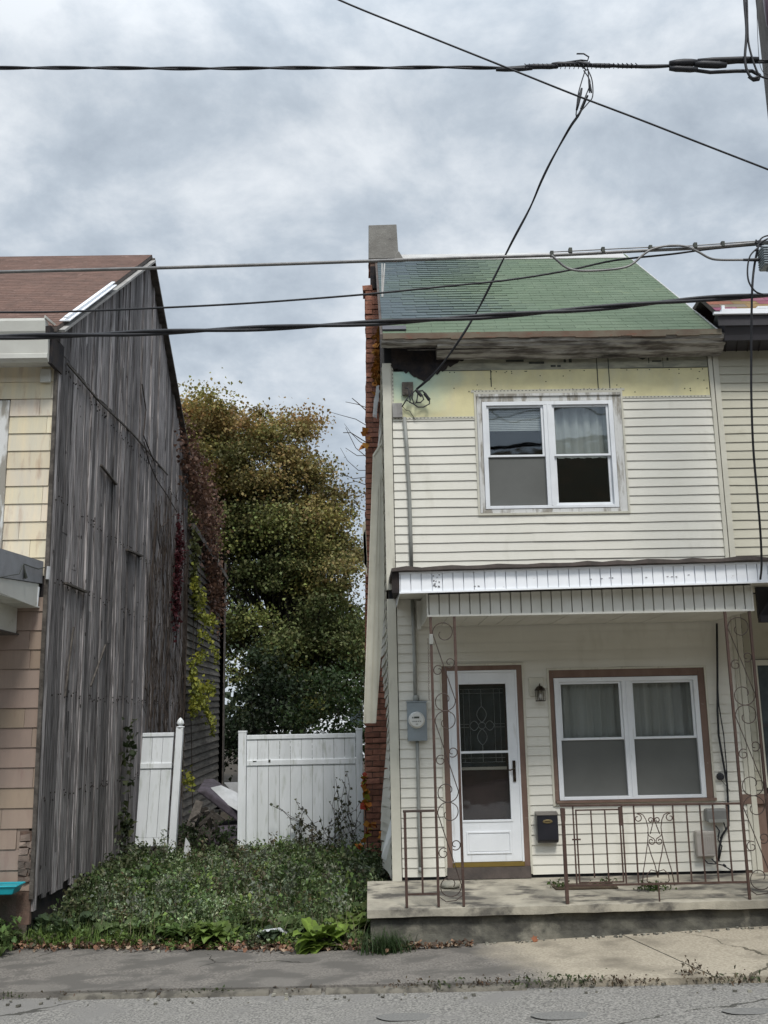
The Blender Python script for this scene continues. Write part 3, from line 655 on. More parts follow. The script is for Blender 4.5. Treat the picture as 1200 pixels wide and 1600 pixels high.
# ------------------------------------------------------------------ chimney
ch = bpy.data.objects.new('chimney', None); COL.objects.link(ch); ch.parent = house; ch.location = Vector((.1, 3.1, -.2))-house.location
CY0, CY1 = 2.82, 3.40
b = MB()
def bricks(mb, x0f, x1f, z0, z1, y0, y1, skip=None):
    z = z0; k = 0
    while z < z1:
        x0, x1 = x0f(z), x1f(z); h = .062
        xx = x0 - (.10 if k % 2 else 0)
        while xx < x1:
            a, c_ = max(x0, xx), min(x1, xx+.195)
            if c_-a > .03 and not (skip and skip((a+c_)/2, z)):
                o_ = random.uniform(-.012, .010); mb.box(a, c_, y0+o_, y0+.1, z+random.uniform(-.002, .002), z+h, g(random.choice((.8, 1, 1.15)), .15), .004)
            xx += .205
        yy_ = y0+.1
        while yy_ < y1:
            if not (skip and skip(x0, z)): mb.box(x0+random.uniform(-.012, .008), x0+.09, yy_+.01, min(y1, yy_+.20), z, z+h, g(random.choice((.8, 1, 1.15)), .15), .004)
            yy_ += .21
        z += .075; k += 1
bl = lambda z: -.115+.135*max(0, min(1, (z+.4)/7.4))-.02*(1-min(1, abs(z-2.6)/1.5))*0
bricks(b, bl, lambda z: .335, -.38, 7.86, CY0, CY1)
b.build('brickwork', MT['brick'], ch); b = MB()
bricks(b, lambda z: .085, lambda z: .50, 8.02, 8.50, CY0+.02, CY1, skip=lambda x, z: z < 8.26 and x < .2)
b.build('upper_brickwork', MT['brick'], ch)
b = MB(); b.hexa([(bl(-.4)+.015, CY0+.012, -.4), (.34, CY0+.012, -.4), (.34, CY1-.01, -.4), (bl(-.4)+.015, CY1-.01, -.4)], [(bl(7.86)+.015, CY0+.012, 7.84), (.34, CY0+.012, 7.84), (.34, CY1-.01, 7.84), (bl(7.86)+.015, CY1-.01, 7.84)])
b.box(.10, .50, CY0+.04, CY1-.02, 7.84, 8.50); b.build('mortar', MT['mortar'], ch)
b = MB(); b.box(.10, .335, CY0+.005, CY0+.039, 7.90, 8.25); b.build('dark_hole_fill', MT['rot'], ch)  # black box painted in place of the darkness inside the hole
b = MB(); b.box(-.02, .12, CY0-.01, CY0+.3, 7.86, 7.95, j=.012); b.build('loose_brick', MT['brick'], ch)
b = MB(); z0, z1 = W(600, 404, CY0).z, W(600, 350, CY0).z
n = 6; vs = []
b.hexa([(.075, CY0, z0), (.525, CY0, z0), (.545, CY1, z0), (.075, CY1, z0)], [(.085, CY0+.01, z1-.01), (.505, CY0+.01, z1), (.505, CY1, z1), (.085, CY1, z1-.01)])
b.hexa([(.46, CY0-.01, z0-.02), (.60, CY0-.01, z0-.02), (.60, CY1, z0-.02), (.46, CY1, z0-.02)], [(.46, CY0-.004, z0+.05), (.53, CY0-.004, z0+.12), (.53, CY1, z0+.12), (.46, CY1, z0+.05)])
b.build('rendered_cap', MT['cement'], ch, bevel=.008)
b = MB(); b.box(.13, .46, CY0+.1, CY1-.1, z1-.1, z1+.012); b.build('flue', MT['rot'], ch)

# ------------------------------------------------------------------ windows of the house
window_pair(house, WUX0, WUX1, WUZ0, WUZ1, 'peel', MT['casing'], (1.335, 2.845, 3.955, 5.215), ((MT['blind'], None, True), (MT['curtain'], None, False)), MT['glass_up'])
window_pair(house, WLX0, WLX1, WLZ0, WLZ1, 'brown', MT['brown'], (1.998, 3.572, .775, 2.062), ((MT['curtain'], MT['curtain'], True), (MT['curtain'], MT['curtain'], True)), MT['glass'])
b = MB(); b.box(WLX0+.03, WLX1-.005, -.052, -.0165, .745, .772, j=.003); b.build('window_sill', MT['brown'], house)

# ------------------------------------------------------------------ storm door
door = bpy.data.objects.new('door', None); COL.objects.link(door); door.parent = house; door.location = Vector((1.2, 0, 0))-house.location
b = MB(); frame(b, DX0, DX1, .04, DZ1, .022, -.024, .0, wb=0); b.build('door_channel', MT['trim'], door)
b = MB(); frame(b, DX0+.023, DX1-.023, .12, DZ1-.023, .058, -.016, .05, wb=0, wt=.05); b.build('door_casing', MT['brown'], door)
b = MB(); b.box(DX0+.02, DX1-.02, -.045, .05, .0, .118, j=.003); b.build('threshold', MT['darkroof'], door)
b = MB(); frame(b, DX0+.082, DX1-.082, .165, DZ1-.074, .022, -.020, .03, wb=0); b.build('storm_frame', MT['vinyl'], door, bevel=.003)
sx0, sx1, sz0, sz1 = DX0+.105, DX1-.105, .17, DZ1-.098
gx0, gx1 = sx0+.100, sx1-.100; gz1 = W(750, 1069).z; gz0 = W(755, 1281).z; gzm = W(755, 1175).z
b = MB(); b.box(sx0, gx0, -.014, .02, sz0, sz1); b.box(gx1, sx1, -.014, .02, sz0, sz1); b.box(gx0, gx1, -.014, .02, gz1, sz1); b.box(gx0, gx1, -.014, .02, sz0, gz0)
frame(b, gx0-.022, gx1+.022, gz0-.022, gz1+.022, .020, -.021, -.0145)
frame(b, gx0+.03, gx1-.01, W(755, 1334).z, W(755, 1299).z, .016, -.023, -.0145); b.box(gx0+.055, gx1-.035, -.018, -.0145, W(755, 1330).z, W(755, 1303).z)
b.build('storm_door_panel', MT['vinyl'], door, bevel=.004)
b = MB(); b.box(gx0, gx1, -.012, .012, gzm-.012, gzm+.012); b.build('glazing_bar', MT['vinyl'], door)
b = MB(); b.box(gx0, gx1, -.003, .001, gz0, gzm-.012); b.box(gx0, gx1, -.003, .001, gzm+.012, gz1); b.build('storm_glass', MT['door_glass'], door)
b = MB(); b.box(sx0-.02, sx1+.02, -.03, .03, .122, .166); b.build('door_sill', MT['goldsill'], door)
# inner door behind the storm glass, with an oval-flower leaded light
b = MB(); zi = W(755, 1199).z; b.box(DX0+.05, DX1-.05, .10, .13, .12, zi); b.box(DX0+.05, gx0+.01, .10, .13, zi, 2.2); b.box(gx1-.01, DX1-.05, .10, .13, zi, 2.2); b.box(gx0+.01, gx1-.01, .10, .13, gz1-.02, 2.2)
b.build('inner_door', MT['inner'], door)
b = MB(); b.box(gx0+.01, gx1-.01, .085, .10, zi-.03, zi+.0); b.build('inner_rail', MT['trim'], door)
b = MB(); b.box(gx0+.01, gx1-.01, .108, .114, zi, gz1-.02); lg = b.build('leaded_glass', MT['lglass'], door)
b = MB(); yL = .103
cx = (gx0+gx1)/2-.005; zc = W(750, 1134).z
def cam_(pts, r=.0042): b.tube([(p[0], yL, p[1]) for p in pts], r, 5)
def petal(dx, dz, l, w_):
    A = Vector((dx, dz)); B = Vector((-dz, dx)); C0 = Vector((cx, zc))+A*.035
    pts = []
    for i in range(17):
        t = i/16; a = math.pi*t; pts.append(tuple(C0+A*(l*t)+B*(w_*math.sin(a)**.8)))
    for i in range(17):
        t = 1-i/16; pts.append(tuple(C0+A*(l*t)-B*(w_*math.sin(math.pi*t)**.8)))
    return pts
cam_(petal(0, 1, .17, .052)); cam_(petal(0, -1, .17, .052)); cam_(petal(1, 0, .10, .05)); cam_(petal(-1, 0, .10, .05))
cam_([(cx+.038*math.cos(a), zc+.034*math.sin(a)) for a in [i*math.pi/8 for i in range(17)]])
za_, zb_ = zi+.05, gz1-.05
cam_([(cx, zc+.2), (cx, zb_)]); cam_([(cx, zc-.2), (cx, za_)])
for k in (.055, .12):
    cam_([(gx0+k, za_), (gx0+k, zb_)], .003); cam_([(gx1-k, za_), (gx1-k, zb_)], .003)
for zz in (zb_, zb_-.045, za_, za_+.045): cam_([(gx0+.02, zz), (gx1-.02, zz)], .003)
for s_ in (-1, 1):
    for zz in (zc+.017, zc-.017): cam_([(cx+s_*.14, zz), (cx+s_*.26, zz)], .003)
b.build('lead_cames', MT['came'], lg)
b = MB(); p = W(803, 1201); b.box(p.x-.016, p.x+.016, -.030, -.0145, W(803, 1221).z, W(803, 1188).z)
b.tube([(p.x, -.03, p.z+.005), (p.x-.01, -.055, p.z), (p.x-.05, -.055, p.z-.012), (p.x-.068, -.05, p.z-.008)], .008, 8); b.lathe([(.012, 0), (.012, -.014)], (p.x, -.03, W(803, 1214).z), 'y', 10)
b.build('handle', MT['bronze'], door, bevel=.004)

# ------------------------------------------------------------------ porch: slab, canopy
FY = -1.20
b = MB(); n = 40; vs = []; PX0, PX1 = -.065, 6.5
for i in range(n+1):
    x = PX0+(PX1-PX0)*i/n; e_ = random.uniform(-.012, .008); zz = -.062+.003*(x-2)
    vs += [(x, 0.0, -.002), (x, FY+.04, zz), (x, FY-.028+e_, zz-.006+random.uniform(-.005, .003)), (x, FY-.030+e_, zz-.075+random.uniform(-.006, .006)), (x, FY+.05, zz-.085), (x, .0, -.12)]
b.add(vs, [(i*6+a, i*6+(a+1) % 6, (i+1)*6+(a+1) % 6, (i+1)*6+a) for i in range(n) for a in range(6)]+[(0, 1, 2, 3, 4, 5), tuple(n*6+a for a in reversed(range(6)))])
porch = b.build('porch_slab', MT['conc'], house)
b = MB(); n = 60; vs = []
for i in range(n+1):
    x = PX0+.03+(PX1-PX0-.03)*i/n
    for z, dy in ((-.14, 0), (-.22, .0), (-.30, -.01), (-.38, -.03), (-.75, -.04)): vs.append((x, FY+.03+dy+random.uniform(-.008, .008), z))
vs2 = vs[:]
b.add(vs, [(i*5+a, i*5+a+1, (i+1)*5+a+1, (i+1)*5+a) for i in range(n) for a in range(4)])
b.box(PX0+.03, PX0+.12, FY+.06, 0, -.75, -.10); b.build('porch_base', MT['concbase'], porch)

fz = lambda x: 2.868+.012*(x-.3)      # fascia underside rises slightly to the right
b = MB(); X0, X1 = .300, 7.0
def ribbed(mb, x0, x1, z0f, z1f, Y, pitch, col=(1, 1, 1), groove=.022, gw=.011):
    x = x0
    while x < x1-.01:
        xe = min(x+pitch, x1)
        q = lambda a, d0, c_, d1: mb.add([(a, Y+d0, z0f(a)), (c_, Y+d1, z0f(c_)), (c_, Y+d1, z1f(c_)), (a, Y+d0, z1f(a))], [(0, 1, 2, 3)], col)
        k0 = x+random.uniform(-.002, .002)
        q(k0, 0, k0+.001, groove); q(k0+.001, groove, k0+gw, groove); q(k0+gw, groove, k0+gw+.001, 0); q(k0+gw+.001, 0, xe+.002, 0)
        x = xe
pitch_f = abs(W(725, 905, -1.35).x-W(708.5, 905, -1.35).x)
ribbed(b, X0, X1, fz, lambda x: fz(x)+.185, -1.35, pitch_f)
b.box(X0, X0+.006, -1.35, -.0, 2.868, 3.05)
canopy = bpy.data.objects.new('porch_roof', None); COL.objects.link(canopy); canopy.parent = house; canopy.location = Vector((2, -1, 3))-house.location
fo = b.build('ribbed_fascia', MT['fascia'], canopy)
b = MB(); b.hexa([(X0-.003, -1.362, fz(X0)-.012), (X1, -1.362, fz(X1)-.012), (X1, -1.32, fz(X1)-.012), (X0-.003, -1.32, fz(X0)-.012)], [(X0-.003, -1.362, fz(X0)+.006), (X1, -1.362, fz(X1)+.006), (X1, -1.32, fz(X1)+.006), (X0-.003, -1.32, fz(X0)+.006)])
b.hexa([(X0-.003, -1.362, fz(X0)+.178), (X1, -1.362, fz(X1)+.178), (X1, -1.33, fz(X1)+.178), (X0-.003, -1.33, fz(X0)+.178)], [(X0-.003, -1.362, fz(X0)+.196), (X1, -1.362, fz(X1)+.196), (X1, -1.33, fz(X1)+.196), (X0-.003, -1.33, fz(X0)+.196)])
b.build('fascia_edge_strip', MT['fascia'], canopy)
b = MB(); b.hexa([(X0+.006, -1.32, fz(X0)-.004), (X1, -1.32, fz(X1)-.004), (X1, -.02, 2.965), (X0+.006, -.02, 2.95)], [(X0+.006, -1.32, fz(X0)+.01), (X1, -1.32, fz(X1)+.01), (X1, -.02, 2.98), (X0+.006, -.02, 2.965)]); b.build('soffit', MT['soffit'], canopy)
b = MB(); n = 46; vs = []
for i in range(n+1):
    x = HX0+.02+(X1-HX0-.02)*i/n; w_ = random.uniform(-.010, .012); t0 = fz(x)+.205
    vs += [(x, -1.41, t0+w_*.5), (x, -1.41, t0+.035+w_), (x, -.03, t0+.12), (x, -.03, t0+.06), (x, -1.36, t0-.004)]
b.add(vs, [(i*5+a, i*5+(a+1) % 5, (i+1)*5+(a+1) % 5, (i+1)*5+a) for i in range(n) for a in range(5)]+[(0, 1, 2, 3, 4), tuple(n*5+a for a in reversed(range(5)))])
b.build('roof_covering', MT['darkroof'], canopy)
b = MB(); b.hexa([(HX0+.02, -1.34, fz(.2)+.0), (X0-.004, -1.34, fz(.2)+.0), (X0-.004, -.03, 2.96), (HX0+.06, -.03, 2.96)], [(HX0+.02, -1.36, fz(.2)+.20), (X0-.004, -1.36, fz(.2)+.20), (X0-.004, -.03, 3.1), (HX0+.06, -.03, 3.1)]); b.build('open_roof_end', MT['rot'], canopy)
# boxed beam below with its ribbed valance
VX0, VX1, VZ0 = .572, 3.812, 2.648
b = MB(); pitch_v = abs(W(700, 945, -1.19).x-W(684, 945, -1.19).x)
ribbed(b, VX0+.01, VX1-.012, lambda x: VZ0+.012, lambda x: fz(x)-.012, -1.19, pitch_v, groove=.03, gw=.014)
vo = b.build('ribbed_valance', MT['valance'], canopy)
b = MB(); b.box(VX0-.002, VX1+.002, -1.204, -1.16, VZ0-.008, VZ0+.012); b.box(VX0-.002, VX0+.012, -1.201, -1.16, VZ0+.012, 2.88); b.box(VX1-.012, VX1+.002, -1.201, -1.16, VZ0+.012, 2.91)
b.build('valance_edge_strip', MT['valance'], canopy)
b = MB(); b.box(VX0-.001, VX0+.012, -1.16, -.03, VZ0+.0, 2.93); b.build('beam_side', MT['valance'], canopy); b = MB(); b.box(VX1-.012, VX1+.001, -1.16, -.03, VZ0+.0, 2.95); b.build('beam_side', MT['valance'], canopy); b = MB(); b.box(VX0-.05, VX0-.002, -.045, -.028, VZ0-.03, 2.93); b.build('beam_end_strip', MT['valance'], canopy)
b = MB(); x = VX0+.012
while x < VX1-.012:
    xe = min(x+.20, VX1-.012); b.box(x+.003, xe-.003, -1.16, -.028, VZ0-.002+random.uniform(-.002, .002), VZ0+.008, g(1, .04)); x = xe
b.build('beam_soffit', MT['soffit'], canopy)
b = MB()
for i in range(16):
    p = W(683+random.uniform(-6, 6), 905+random.uniform(-11, 12), -1.353); b = MB(); b.box(p.x-.006, p.x+.006, -1.3545, -1.3485, p.z-.006, p.z+.006, (1, 1, 1), .004); b.build('peeled_spot', MT['tin'], fo)
for (px, py) in ((742, 916), (748, 916), (923, 905), (940, 904), (953, 903), (957, 903), (1010, 902), (1043, 901), (1050, 901), (1057, 901), (1076, 898)):
    p = W(px, py, -1.353); b = MB(); b.box(p.x-.009, p.x+.009, -1.3545, -1.3485, p.z-.004, p.z+.004, (1, 1, 1), .003); b.build('peeled_spot', MT['tin'], fo)

# ------------------------------------------------------------------ iron porch posts
def iron_post(xa, xb, label, mirror, chain):
    root = thing('iron_porch_post', label, 'porch post', ((xa+xb)/2, FY+.01, -.06), 'wrought iron posts carrying the porch roof')
    Yp = FY+.012
    for x in (xa, xb):
        b = MB(); b.box(x-.0125, x+.0125, Yp-.0125, Yp+.0125, -.062, 2.64); b.build('upright', MT['iron'], root, bevel=.003)
    w = xb-xa; per = .852; J0 = 1.728
    R1 = w*.5-.016
    def put(pts, r=.0046):
        b = MB()
        P3 = [(xa+(w-u if mirror else u), Yp, v) for u, v in pts]
        b.tube(P3, r, 6); b.build('scroll', MT['blackiron'], root, smooth=True)
    tops = [J0+per, J0, J0-per, J0-2*per]
    for k, J in enumerate(tops):
        c = (w/2, J-R1)
        up = spiral(c, R1*.28, R1, -1.15*math.pi, math.pi, 40, .38)
        nxt = J-per; c2 = (w/2, nxt+R1)
        dn = spiral(c2, R1*.28, R1, (-1.15+1)*math.pi, (1+1)*math.pi, 40, .38); dn.reverse()
        if k < 3 and nxt > -.2:
            up = [q for q in up if q[1] < 2.62]; put(up+dn)
            zm = J-per*.5
            for (u, sgn) in ((w*.74, 1), (w*.27, -1)):
                rr = .046; cc = (u, zm+sgn*.035)
                a0 = math.pi*(1.35 if sgn > 0 else .35)
                put(spiral(cc, .012, rr, a0+2.2*math.pi, a0-.1, 26, .4))
        elif k == 3: pass
    put([(w*.06, .02), (w*.3, -.02+.0), (w*.7, -.01), (w*.94, .03)])
    if chain:
        b = MB(); p = W(669, 1000, FY); b.box(xa-.02, xa+.02, Yp-.02, Yp+.02, 2.37, 2.47); b.build('clamp', MT['conduit'], root, bevel=.004)
        b = MB(); z = 2.42
        while z > 1.83:
            xx = xa-.032+.004*math.sin(z*9)
            b.tube([(xx+.006*math.cos(a)*(1 if int(z*60) % 2 else .3), Yp+.006*math.cos(a)*(0 if int(z*60) % 2 else 1), z+.010*math.sin(a)) for a in [i*math.pi/4 for i in range(9)]], .0018, 4); z -= .0175
        b.build('chain', MT['iron'], root)
    return root
iron_post(.603, .838, 'brown wrought iron scroll post in front of the white door, with a short hanging chain', False, True)
iron_post(3.522, 3.765, 'brown wrought iron scroll post at the right end of the window railing', False, False)

# ------------------------------------------------------------------ railings
def rail_main():
    root = thing('iron_railing', 'wide rusty iron railing with lyre scroll in front of the lower window', 'railing', (2.65, FY, -.06), 'rusty porch railings')
    Yr = FY+.012; zt = .818; zb = .095
    b = MB(); b.box(1.792, 1.824, Yr-.016, Yr+.016, -.062, .80); b.build('post', MT['iron'], root, bevel=.003)
    b = MB(); b.slab([(1.786, Yr-.02, .80), (1.83, Yr-.02, .80), (1.828, Yr-.02, .70), (1.818, Yr-.02, .63), (1.796, Yr-.02, .63), (1.789, Yr-.02, .70)], (0, .04, 0)); b.build('post_collar', MT['iron'], root, bevel=.004)
    b = MB(); b.bar((1.782, Yr, zt+.004), (3.508, Yr, zt-.010), .028, .020); b.build('top_rail', MT['iron'], root, bevel=.003)
    b = MB(); b.bar((1.824, Yr, zb+.004), (3.508, Yr, zb-.0), .016, .020); b.build('bottom_rail', MT['iron'], root, bevel=.002)
    xsb = [W(x, 1384, Yr).x for x in (901.5, 979, 998, 1060, 1081.5, 1103, 1123.5, 1145.5)]
    for x in xsb:
        b = MB(); b.box(x-.0065, x+.0065, Yr-.0065, Yr+.0065, zb, zt-.008); b.build('baluster', MT['iron'], root)
    # the small hinged hatch let into the left bays
    h0, h1 = W(906, 1384, Yr).x, W(975, 1384, Yr).x
    b = MB(); frame(b, h0-.006, h1+.006, zb+.02, zt-.035, .013, Yr-.0065, Yr+.0065); 
    for px in (929, 951): x = W(px, 1370, Yr).x; b.box(x-.006, x+.006, Yr-.006, Yr+.006, zb+(.07 if px == 929 else .03), zt-.047)
    b.box(h0-.05, h0+.03, Yr-.016, Yr+.0, .505, .518); b.box(h1-.01, h1+.02, Yr-.016, Yr+.006, .63, .80); b.build('hatch_frame', MT['iron'], root)
    # lyre scroll
    cx = W(1029, 1384, Yr).x; b = MB()
    b.box(cx-.006, cx+.006, Yr-.006, Yr+.006, .655, zt-.008); b.build('baluster', MT['iron'], root); b = MB(); b.box(cx-.006, cx+.006, Yr-.006, Yr+.006, -.06, zb); b.build('baluster', MT['iron'], root)
    Z = lambda py: W(1027, py, Yr).z
    for s_ in (-1, 1):
        for pts in (
            [q for q in spiral((.155, Z(1277.5)), .010, .036, 2.6*math.pi, .45*math.pi, 24, .3)]+[(.135, Z(1270)), (.10, Z(1273)), (.075, Z(1281)), (.062, Z(1293)), (.066, Z(1304)), (.075, Z(1316)), (.105, Z(1340)), (.135, Z(1362)), (.152, Z(1384))],
            spiral((.030, Z(1281.5)), .006, .024, -1.2*math.pi, .9*math.pi, 18, .3)+[(.010, Z(1283)), (.02, Z(1290)), (.045, Z(1303))],
            spiral((.038, Z(1314)), .008, .032, 3.0*math.pi, .6*math.pi, 20, .3)+[(.055, Z(1306)), (.072, Z(1300))],
            [(.078, Z(1278)), (.055, Z(1294)), (.0, Z(1310))] if False else [(.072, Z(1318)), (.05, Z(1335)), (.02, Z(1352)), (.0, Z(1371))],
            [(.0, Z(1362)), (.06, Z(1359)), (.10, Z(1366)), (.105, Z(1376)), (.07, Z(1383))]):
            b = MB(); b.tube([(cx+s_*u, Yr, v) for u, v in pts], .0048, 6); b.build('scroll', MT['iron'], root, smooth=True)
    return root
rail_main()
root = thing('iron_railing', 'short rusty iron side railing left of the white door, below the meter', 'railing', (.46, FY, -.06), 'rusty porch railings')
Yr = FY+.012; xl = W(634, 1340, Yr).x
b = MB(); b.box(xl-.013, xl+.013, Yr-.013, Yr+.013, -.062, .81); b.build('post', MT['iron'], root, bevel=.003)
b = MB(); b.box(xl-.018, .588, Yr-.014, Yr+.014, .79, .812); b.build('top_rail', MT['blackiron'], root, bevel=.003)
b = MB(); b.box(xl+.013, .588, Yr-.008, Yr+.008, .045, .061); b.build('bottom_rail', MT['iron'], root)
x = W(659, 1330, Yr).x; b = MB(); b.box(x-.009, x+.009, Yr-.009, Yr+.009, .061, .79); b.build('baluster', MT['iron'], root)

# ------------------------------------------------------------------ things on the front wall
# meter
root = thing('electric_meter', 'grey steel electric meter box with round glass dial beside the white door', 'meter', (.47, -.06, 1.4))
mx0, mx1, mz0, mz1 = W(636, 1130).x, W(666.5, 1130).x, W(650, 1158, -.09).z, W(650, 1097, -.09).z
b = MB(); b.box(mx0, mx1, -.105, -.018, mz0, mz1); b.build('housing', MT['metal'], root, bevel=.008)
b = MB(); b.box(mx0-.008, mx1+.008, -.112, -.030, mz1-.002, mz1+.010); b.box(mx0+.02, mx0+.09, -.1075, -.1045, mz1-.04, mz1-.018); b.build('lid', MT['metal'], root, bevel=.003)
c = W(651, 1125, -.105); b = MB(); b.lathe([(.0, 0), (.088, 0), (.088, -.012), (.080, -.018), (.076, -.05), (.070, -.058), (.0, -.060)], (c.x, -.105, c.z), 'y', 28); dial = b.build('dial', mat('meter_face', (.66, .66, .62), (.56, .56, .53), 6, rough=.25, spec=.6), root, smooth=False)
b = MB()
b.box(c.x-.030, c.x+.026, -.1680, -.1655, c.z+.018, c.z+.036); b.box(c.x-.048, c.x-.038, -.1680, -.1655, c.z+.018, c.z+.032)
for k in range(-2, 3): b.box(c.x+k*.020-.006, c.x+k*.020+.004, -.1680, -.1655, c.z-.018, c.z-.010)
b.box(c.x-.012, c.x+.012, -.1680, -.1655, c.z-.046, c.z-.040); b.build('display', MT['ink'], dial)
b = MB()
P_ = [W(632, 652, -.045), W(636, 700, -.045), W(640, 780, -.045), W(641.5, 830, -.045), W(643, 885, -.045)]
b.tube(P_, .021, 10)
b.build('upper_conduit', MT['conduit'], root, smooth=True)
b = MB(); b.tube([W(644.5, 938, -.04), W(646.5, 985, -.04), W(648, 1030, -.045), W(649, 1090, -.05)], .021, 10); b.lathe([(.03, -.05), (.034, 0), (.034, .02), (.022, .03)], (W(650, 1090, -.05).x, -.055, mz1+.045), 'z', 12); b.build('middle_conduit', MT['conduit'], root, smooth=True)
b = MB(); b.tube([W(652, 1158, -.05), W(653.5, 1220, -.045), W(655.5, 1300, -.04), W(657, 1357, -.04)], .019, 10); b.lathe([(.025, 0), (.025, .05)], (W(657, 1357).x, -.04, W(657, 1362).z), 'z', 10); b.build('lower_conduit', MT['conduit'], root, smooth=True)
# mast blocks and service connection
root = thing('wire_splice', 'cluster of black service wires and splices on a grey wooden block above the siding', 'wire splice', (.42, -.05, 5.3))
b = MB(); p, q = W(628, 597, -.05), W(646, 617, -.05); b.box(p.x, q.x, -.055, -.0175, q.z, p.z); b.build('mounting_block', MT['oldwood'], root, bevel=.004)
b = MB(); p, q = W(613, 630, -.04), W(629, 652, -.04); b.box(p.x, q.x, -.045, -.0175, q.z, p.z); b.build('junction_plate', MT['greytrim'], root, bevel=.003)
b = MB()
for path in ([(651, 608), (645, 614), (638, 620), (634, 626), (628, 636)], [(633, 606), (638, 607), (640, 618), (641, 628), (634, 625)], [(643, 610), (644, 622), (647, 632), (651, 628), (653, 615)],
             [(655, 611), (660, 610), (665, 617)], [(671, 624), (671, 631), (662, 636), (653, 636), (646, 631), (639, 628)], [(660, 618), (662, 624), (657, 629), (650, 629)]):
    b.tube([W(x, y, -.09-.012*(i % 2)) for i, (x, y) in enumerate(path)], .0075, 6)
b.build('wire_loop', MT['cable'], root, smooth=True)
for (x0, y0, x1, y1) in ((650, 609, 659, 619), (663.5, 615, 671, 625)):
    b = MB(); b.tube([W(x0, y0, -.10), W(x1, y1, -.10)], .019, 8); b.build('splice', MT['cable'], root)
b = MB()
b.tube([W(630, 636, -.03), W(634, 641, -.03), W(640, 642, -.03), W(645, 650, -.03), W(649, 656, -.03)], .004, 5); b.build('thin_wire', MT['cable'], root)
# lamp
root = thing('wall_lamp', 'small black lantern wall lamp on a square mount between door and window', 'wall lamp', (1.8, -.05, 2.0))
p, q = W(825.5, 1059), W(850, 1088); b = MB(); b.box(p.x, q.x, -.034, -.016, q.z, p.z); b.build('mount', MT['trim'], root, bevel=.006)
c = W(844, 1080, -.09); b = MB(); b.lathe([(.004, .085), (.006, .06), (.022, .055), (.035, .045), (.058, .015), (.062, .008), (.055, .006)], c, 'z', 6); b.build('lamp_roof', MT['bronze'], root)
b = MB()
for k in range(6):
    a = k*math.pi/3; b.tube([(c.x+.052*math.cos(a), c.y+.052*math.sin(a), c.z+.008), (c.x+.048*math.cos(a), c.y+.048*math.sin(a), c.z-.10)], .004, 5)
b.lathe([(.054, -.108), (.054, -.098)], c, 'z', 6); b.tube([(c.x, c.y+.07, c.z+.02), (c.x, c.y+.02, c.z+.07)], .007, 6); b.build('lamp_cage', MT['bronze'], root)
b = MB(); b.lathe([(.020, -.098), (.020, -.03), (.006, -.02)], c, 'z', 12); b.build('bulb', mat('frosted_bulb', (.45, .43, .38), rough=.4), root, smooth=True)
# mailbox
root = thing('mailbox', 'black wall mailbox with a small oval brass plate', 'mailbox', (1.85, -.08, .5))
p, q = W(838, 1272, -.09), W(873, 1317, -.09)
b = MB(); b.slab([(p.x+.0, -.018, q.z+.02), (p.x+.0, -.018, p.z), (p.x, -.12, p.z-.01), (p.x, -.12, q.z+.03), (p.x+.0, -.09, q.z)], (q.x-p.x, 0, 0)); b.build('box', MT['black'], root, bevel=.010)
b = MB(); b.slab([(p.x-.006, -.018, p.z+.022), (p.x-.006, -.018, p.z+.006), (p.x-.006, -.128, p.z-.014), (p.x-.006, -.130, p.z-.002)], (q.x-p.x+.012, 0, 0)); b.build('lid', mat('dull_steel_lid', (.20, .185, .17), rough=.5, metal=.4), root, bevel=.003)
b = MB(); c = Vector(((p.x+q.x)/2, -.121, p.z-.075)); vs = [(c.x+.052*math.cos(a), c.y, c.z+.020*math.sin(a)) for a in [i*math.pi/12 for i in range(24)]]; b.slab(vs, (0, -.005, 0)); pl = b.build('oval_plate', MT['gold'], root, bevel=.002)
b = MB(); b.tube([(c.x+.045*math.cos(a), c.y-.006, c.z+.015*math.sin(a)) for a in [i*math.pi/12 for i in range(25)]], .0014, 4); b.box(c.x-.028, c.x+.028, c.y-.0068, c.y-.0045, c.z-.0035, c.z+.0035); b.build('plate_marking', MT['bronze'], pl)
# utility boxes at the lower right
root = thing('cable_box', 'dark grey rounded utility box high on the wall right of the window', 'utility box', (3.68, -.07, .65))
p, q = W(1102, 1264, -.09), W(1137, 1284, -.09); b = MB(); b.box(p.x, q.x, -.12, -.017, q.z, p.z); b.build('housing', mat('grey_box', (.20, .20, .19), rough=.5), root, bevel=.018)
b = MB(); b.box(p.x+.015, q.x-.01, -.127, -.1205, q.z-.004, q.z+.03); b.build('cover_lip', MT['conduit'], root, bevel=.004)
root = thing('phone_box', 'beige ribbed telephone interface box above the porch floor, lower of the two boxes', 'utility box', (3.6, -.07, .4))
p, q = W(1087, 1299, -.09), W(1120, 1338, -.09); b = MB(); b.box(p.x, q.x, -.10, -.017, q.z, p.z); bx = b.build('housing', MT['beigebox'], root, bevel=.010)
b = MB()
for k in range(7): x_ = p.x+.05+k*.022; b.box(x_, x_+.010, -.105, -.099, q.z+.03, p.z-.05)
b.box(p.x+.01, q.x-.01, -.104, -.099, p.z-.035, p.z-.012); b.build('rib', MT['beigebox'], root)
root = thing('vent_cap', 'small round black vent cap on the siding right of the lower window', 'vent', (3.75, -.04, 1.0))
c = W(1124, 1213); b = MB(); b.lathe([(.030, -.016), (.040, -.022), (.036, -.05), (.016, -.055)], (c.x, 0, c.z), 'y', 16); b.build('cap', MT['cable'], root)
b = MB(); b.tube([(c.x, -.03, c.z-.03), (c.x+.04, -.03, c.z-.08), (c.x+.09, -.03, c.z-.15)], .003, 5); b.build('wire', MT['cable'], root)
root = thing('wall_cable', 'black cable hanging down the porch wall to the utility boxes', 'cable', (3.8, -.04, 0))
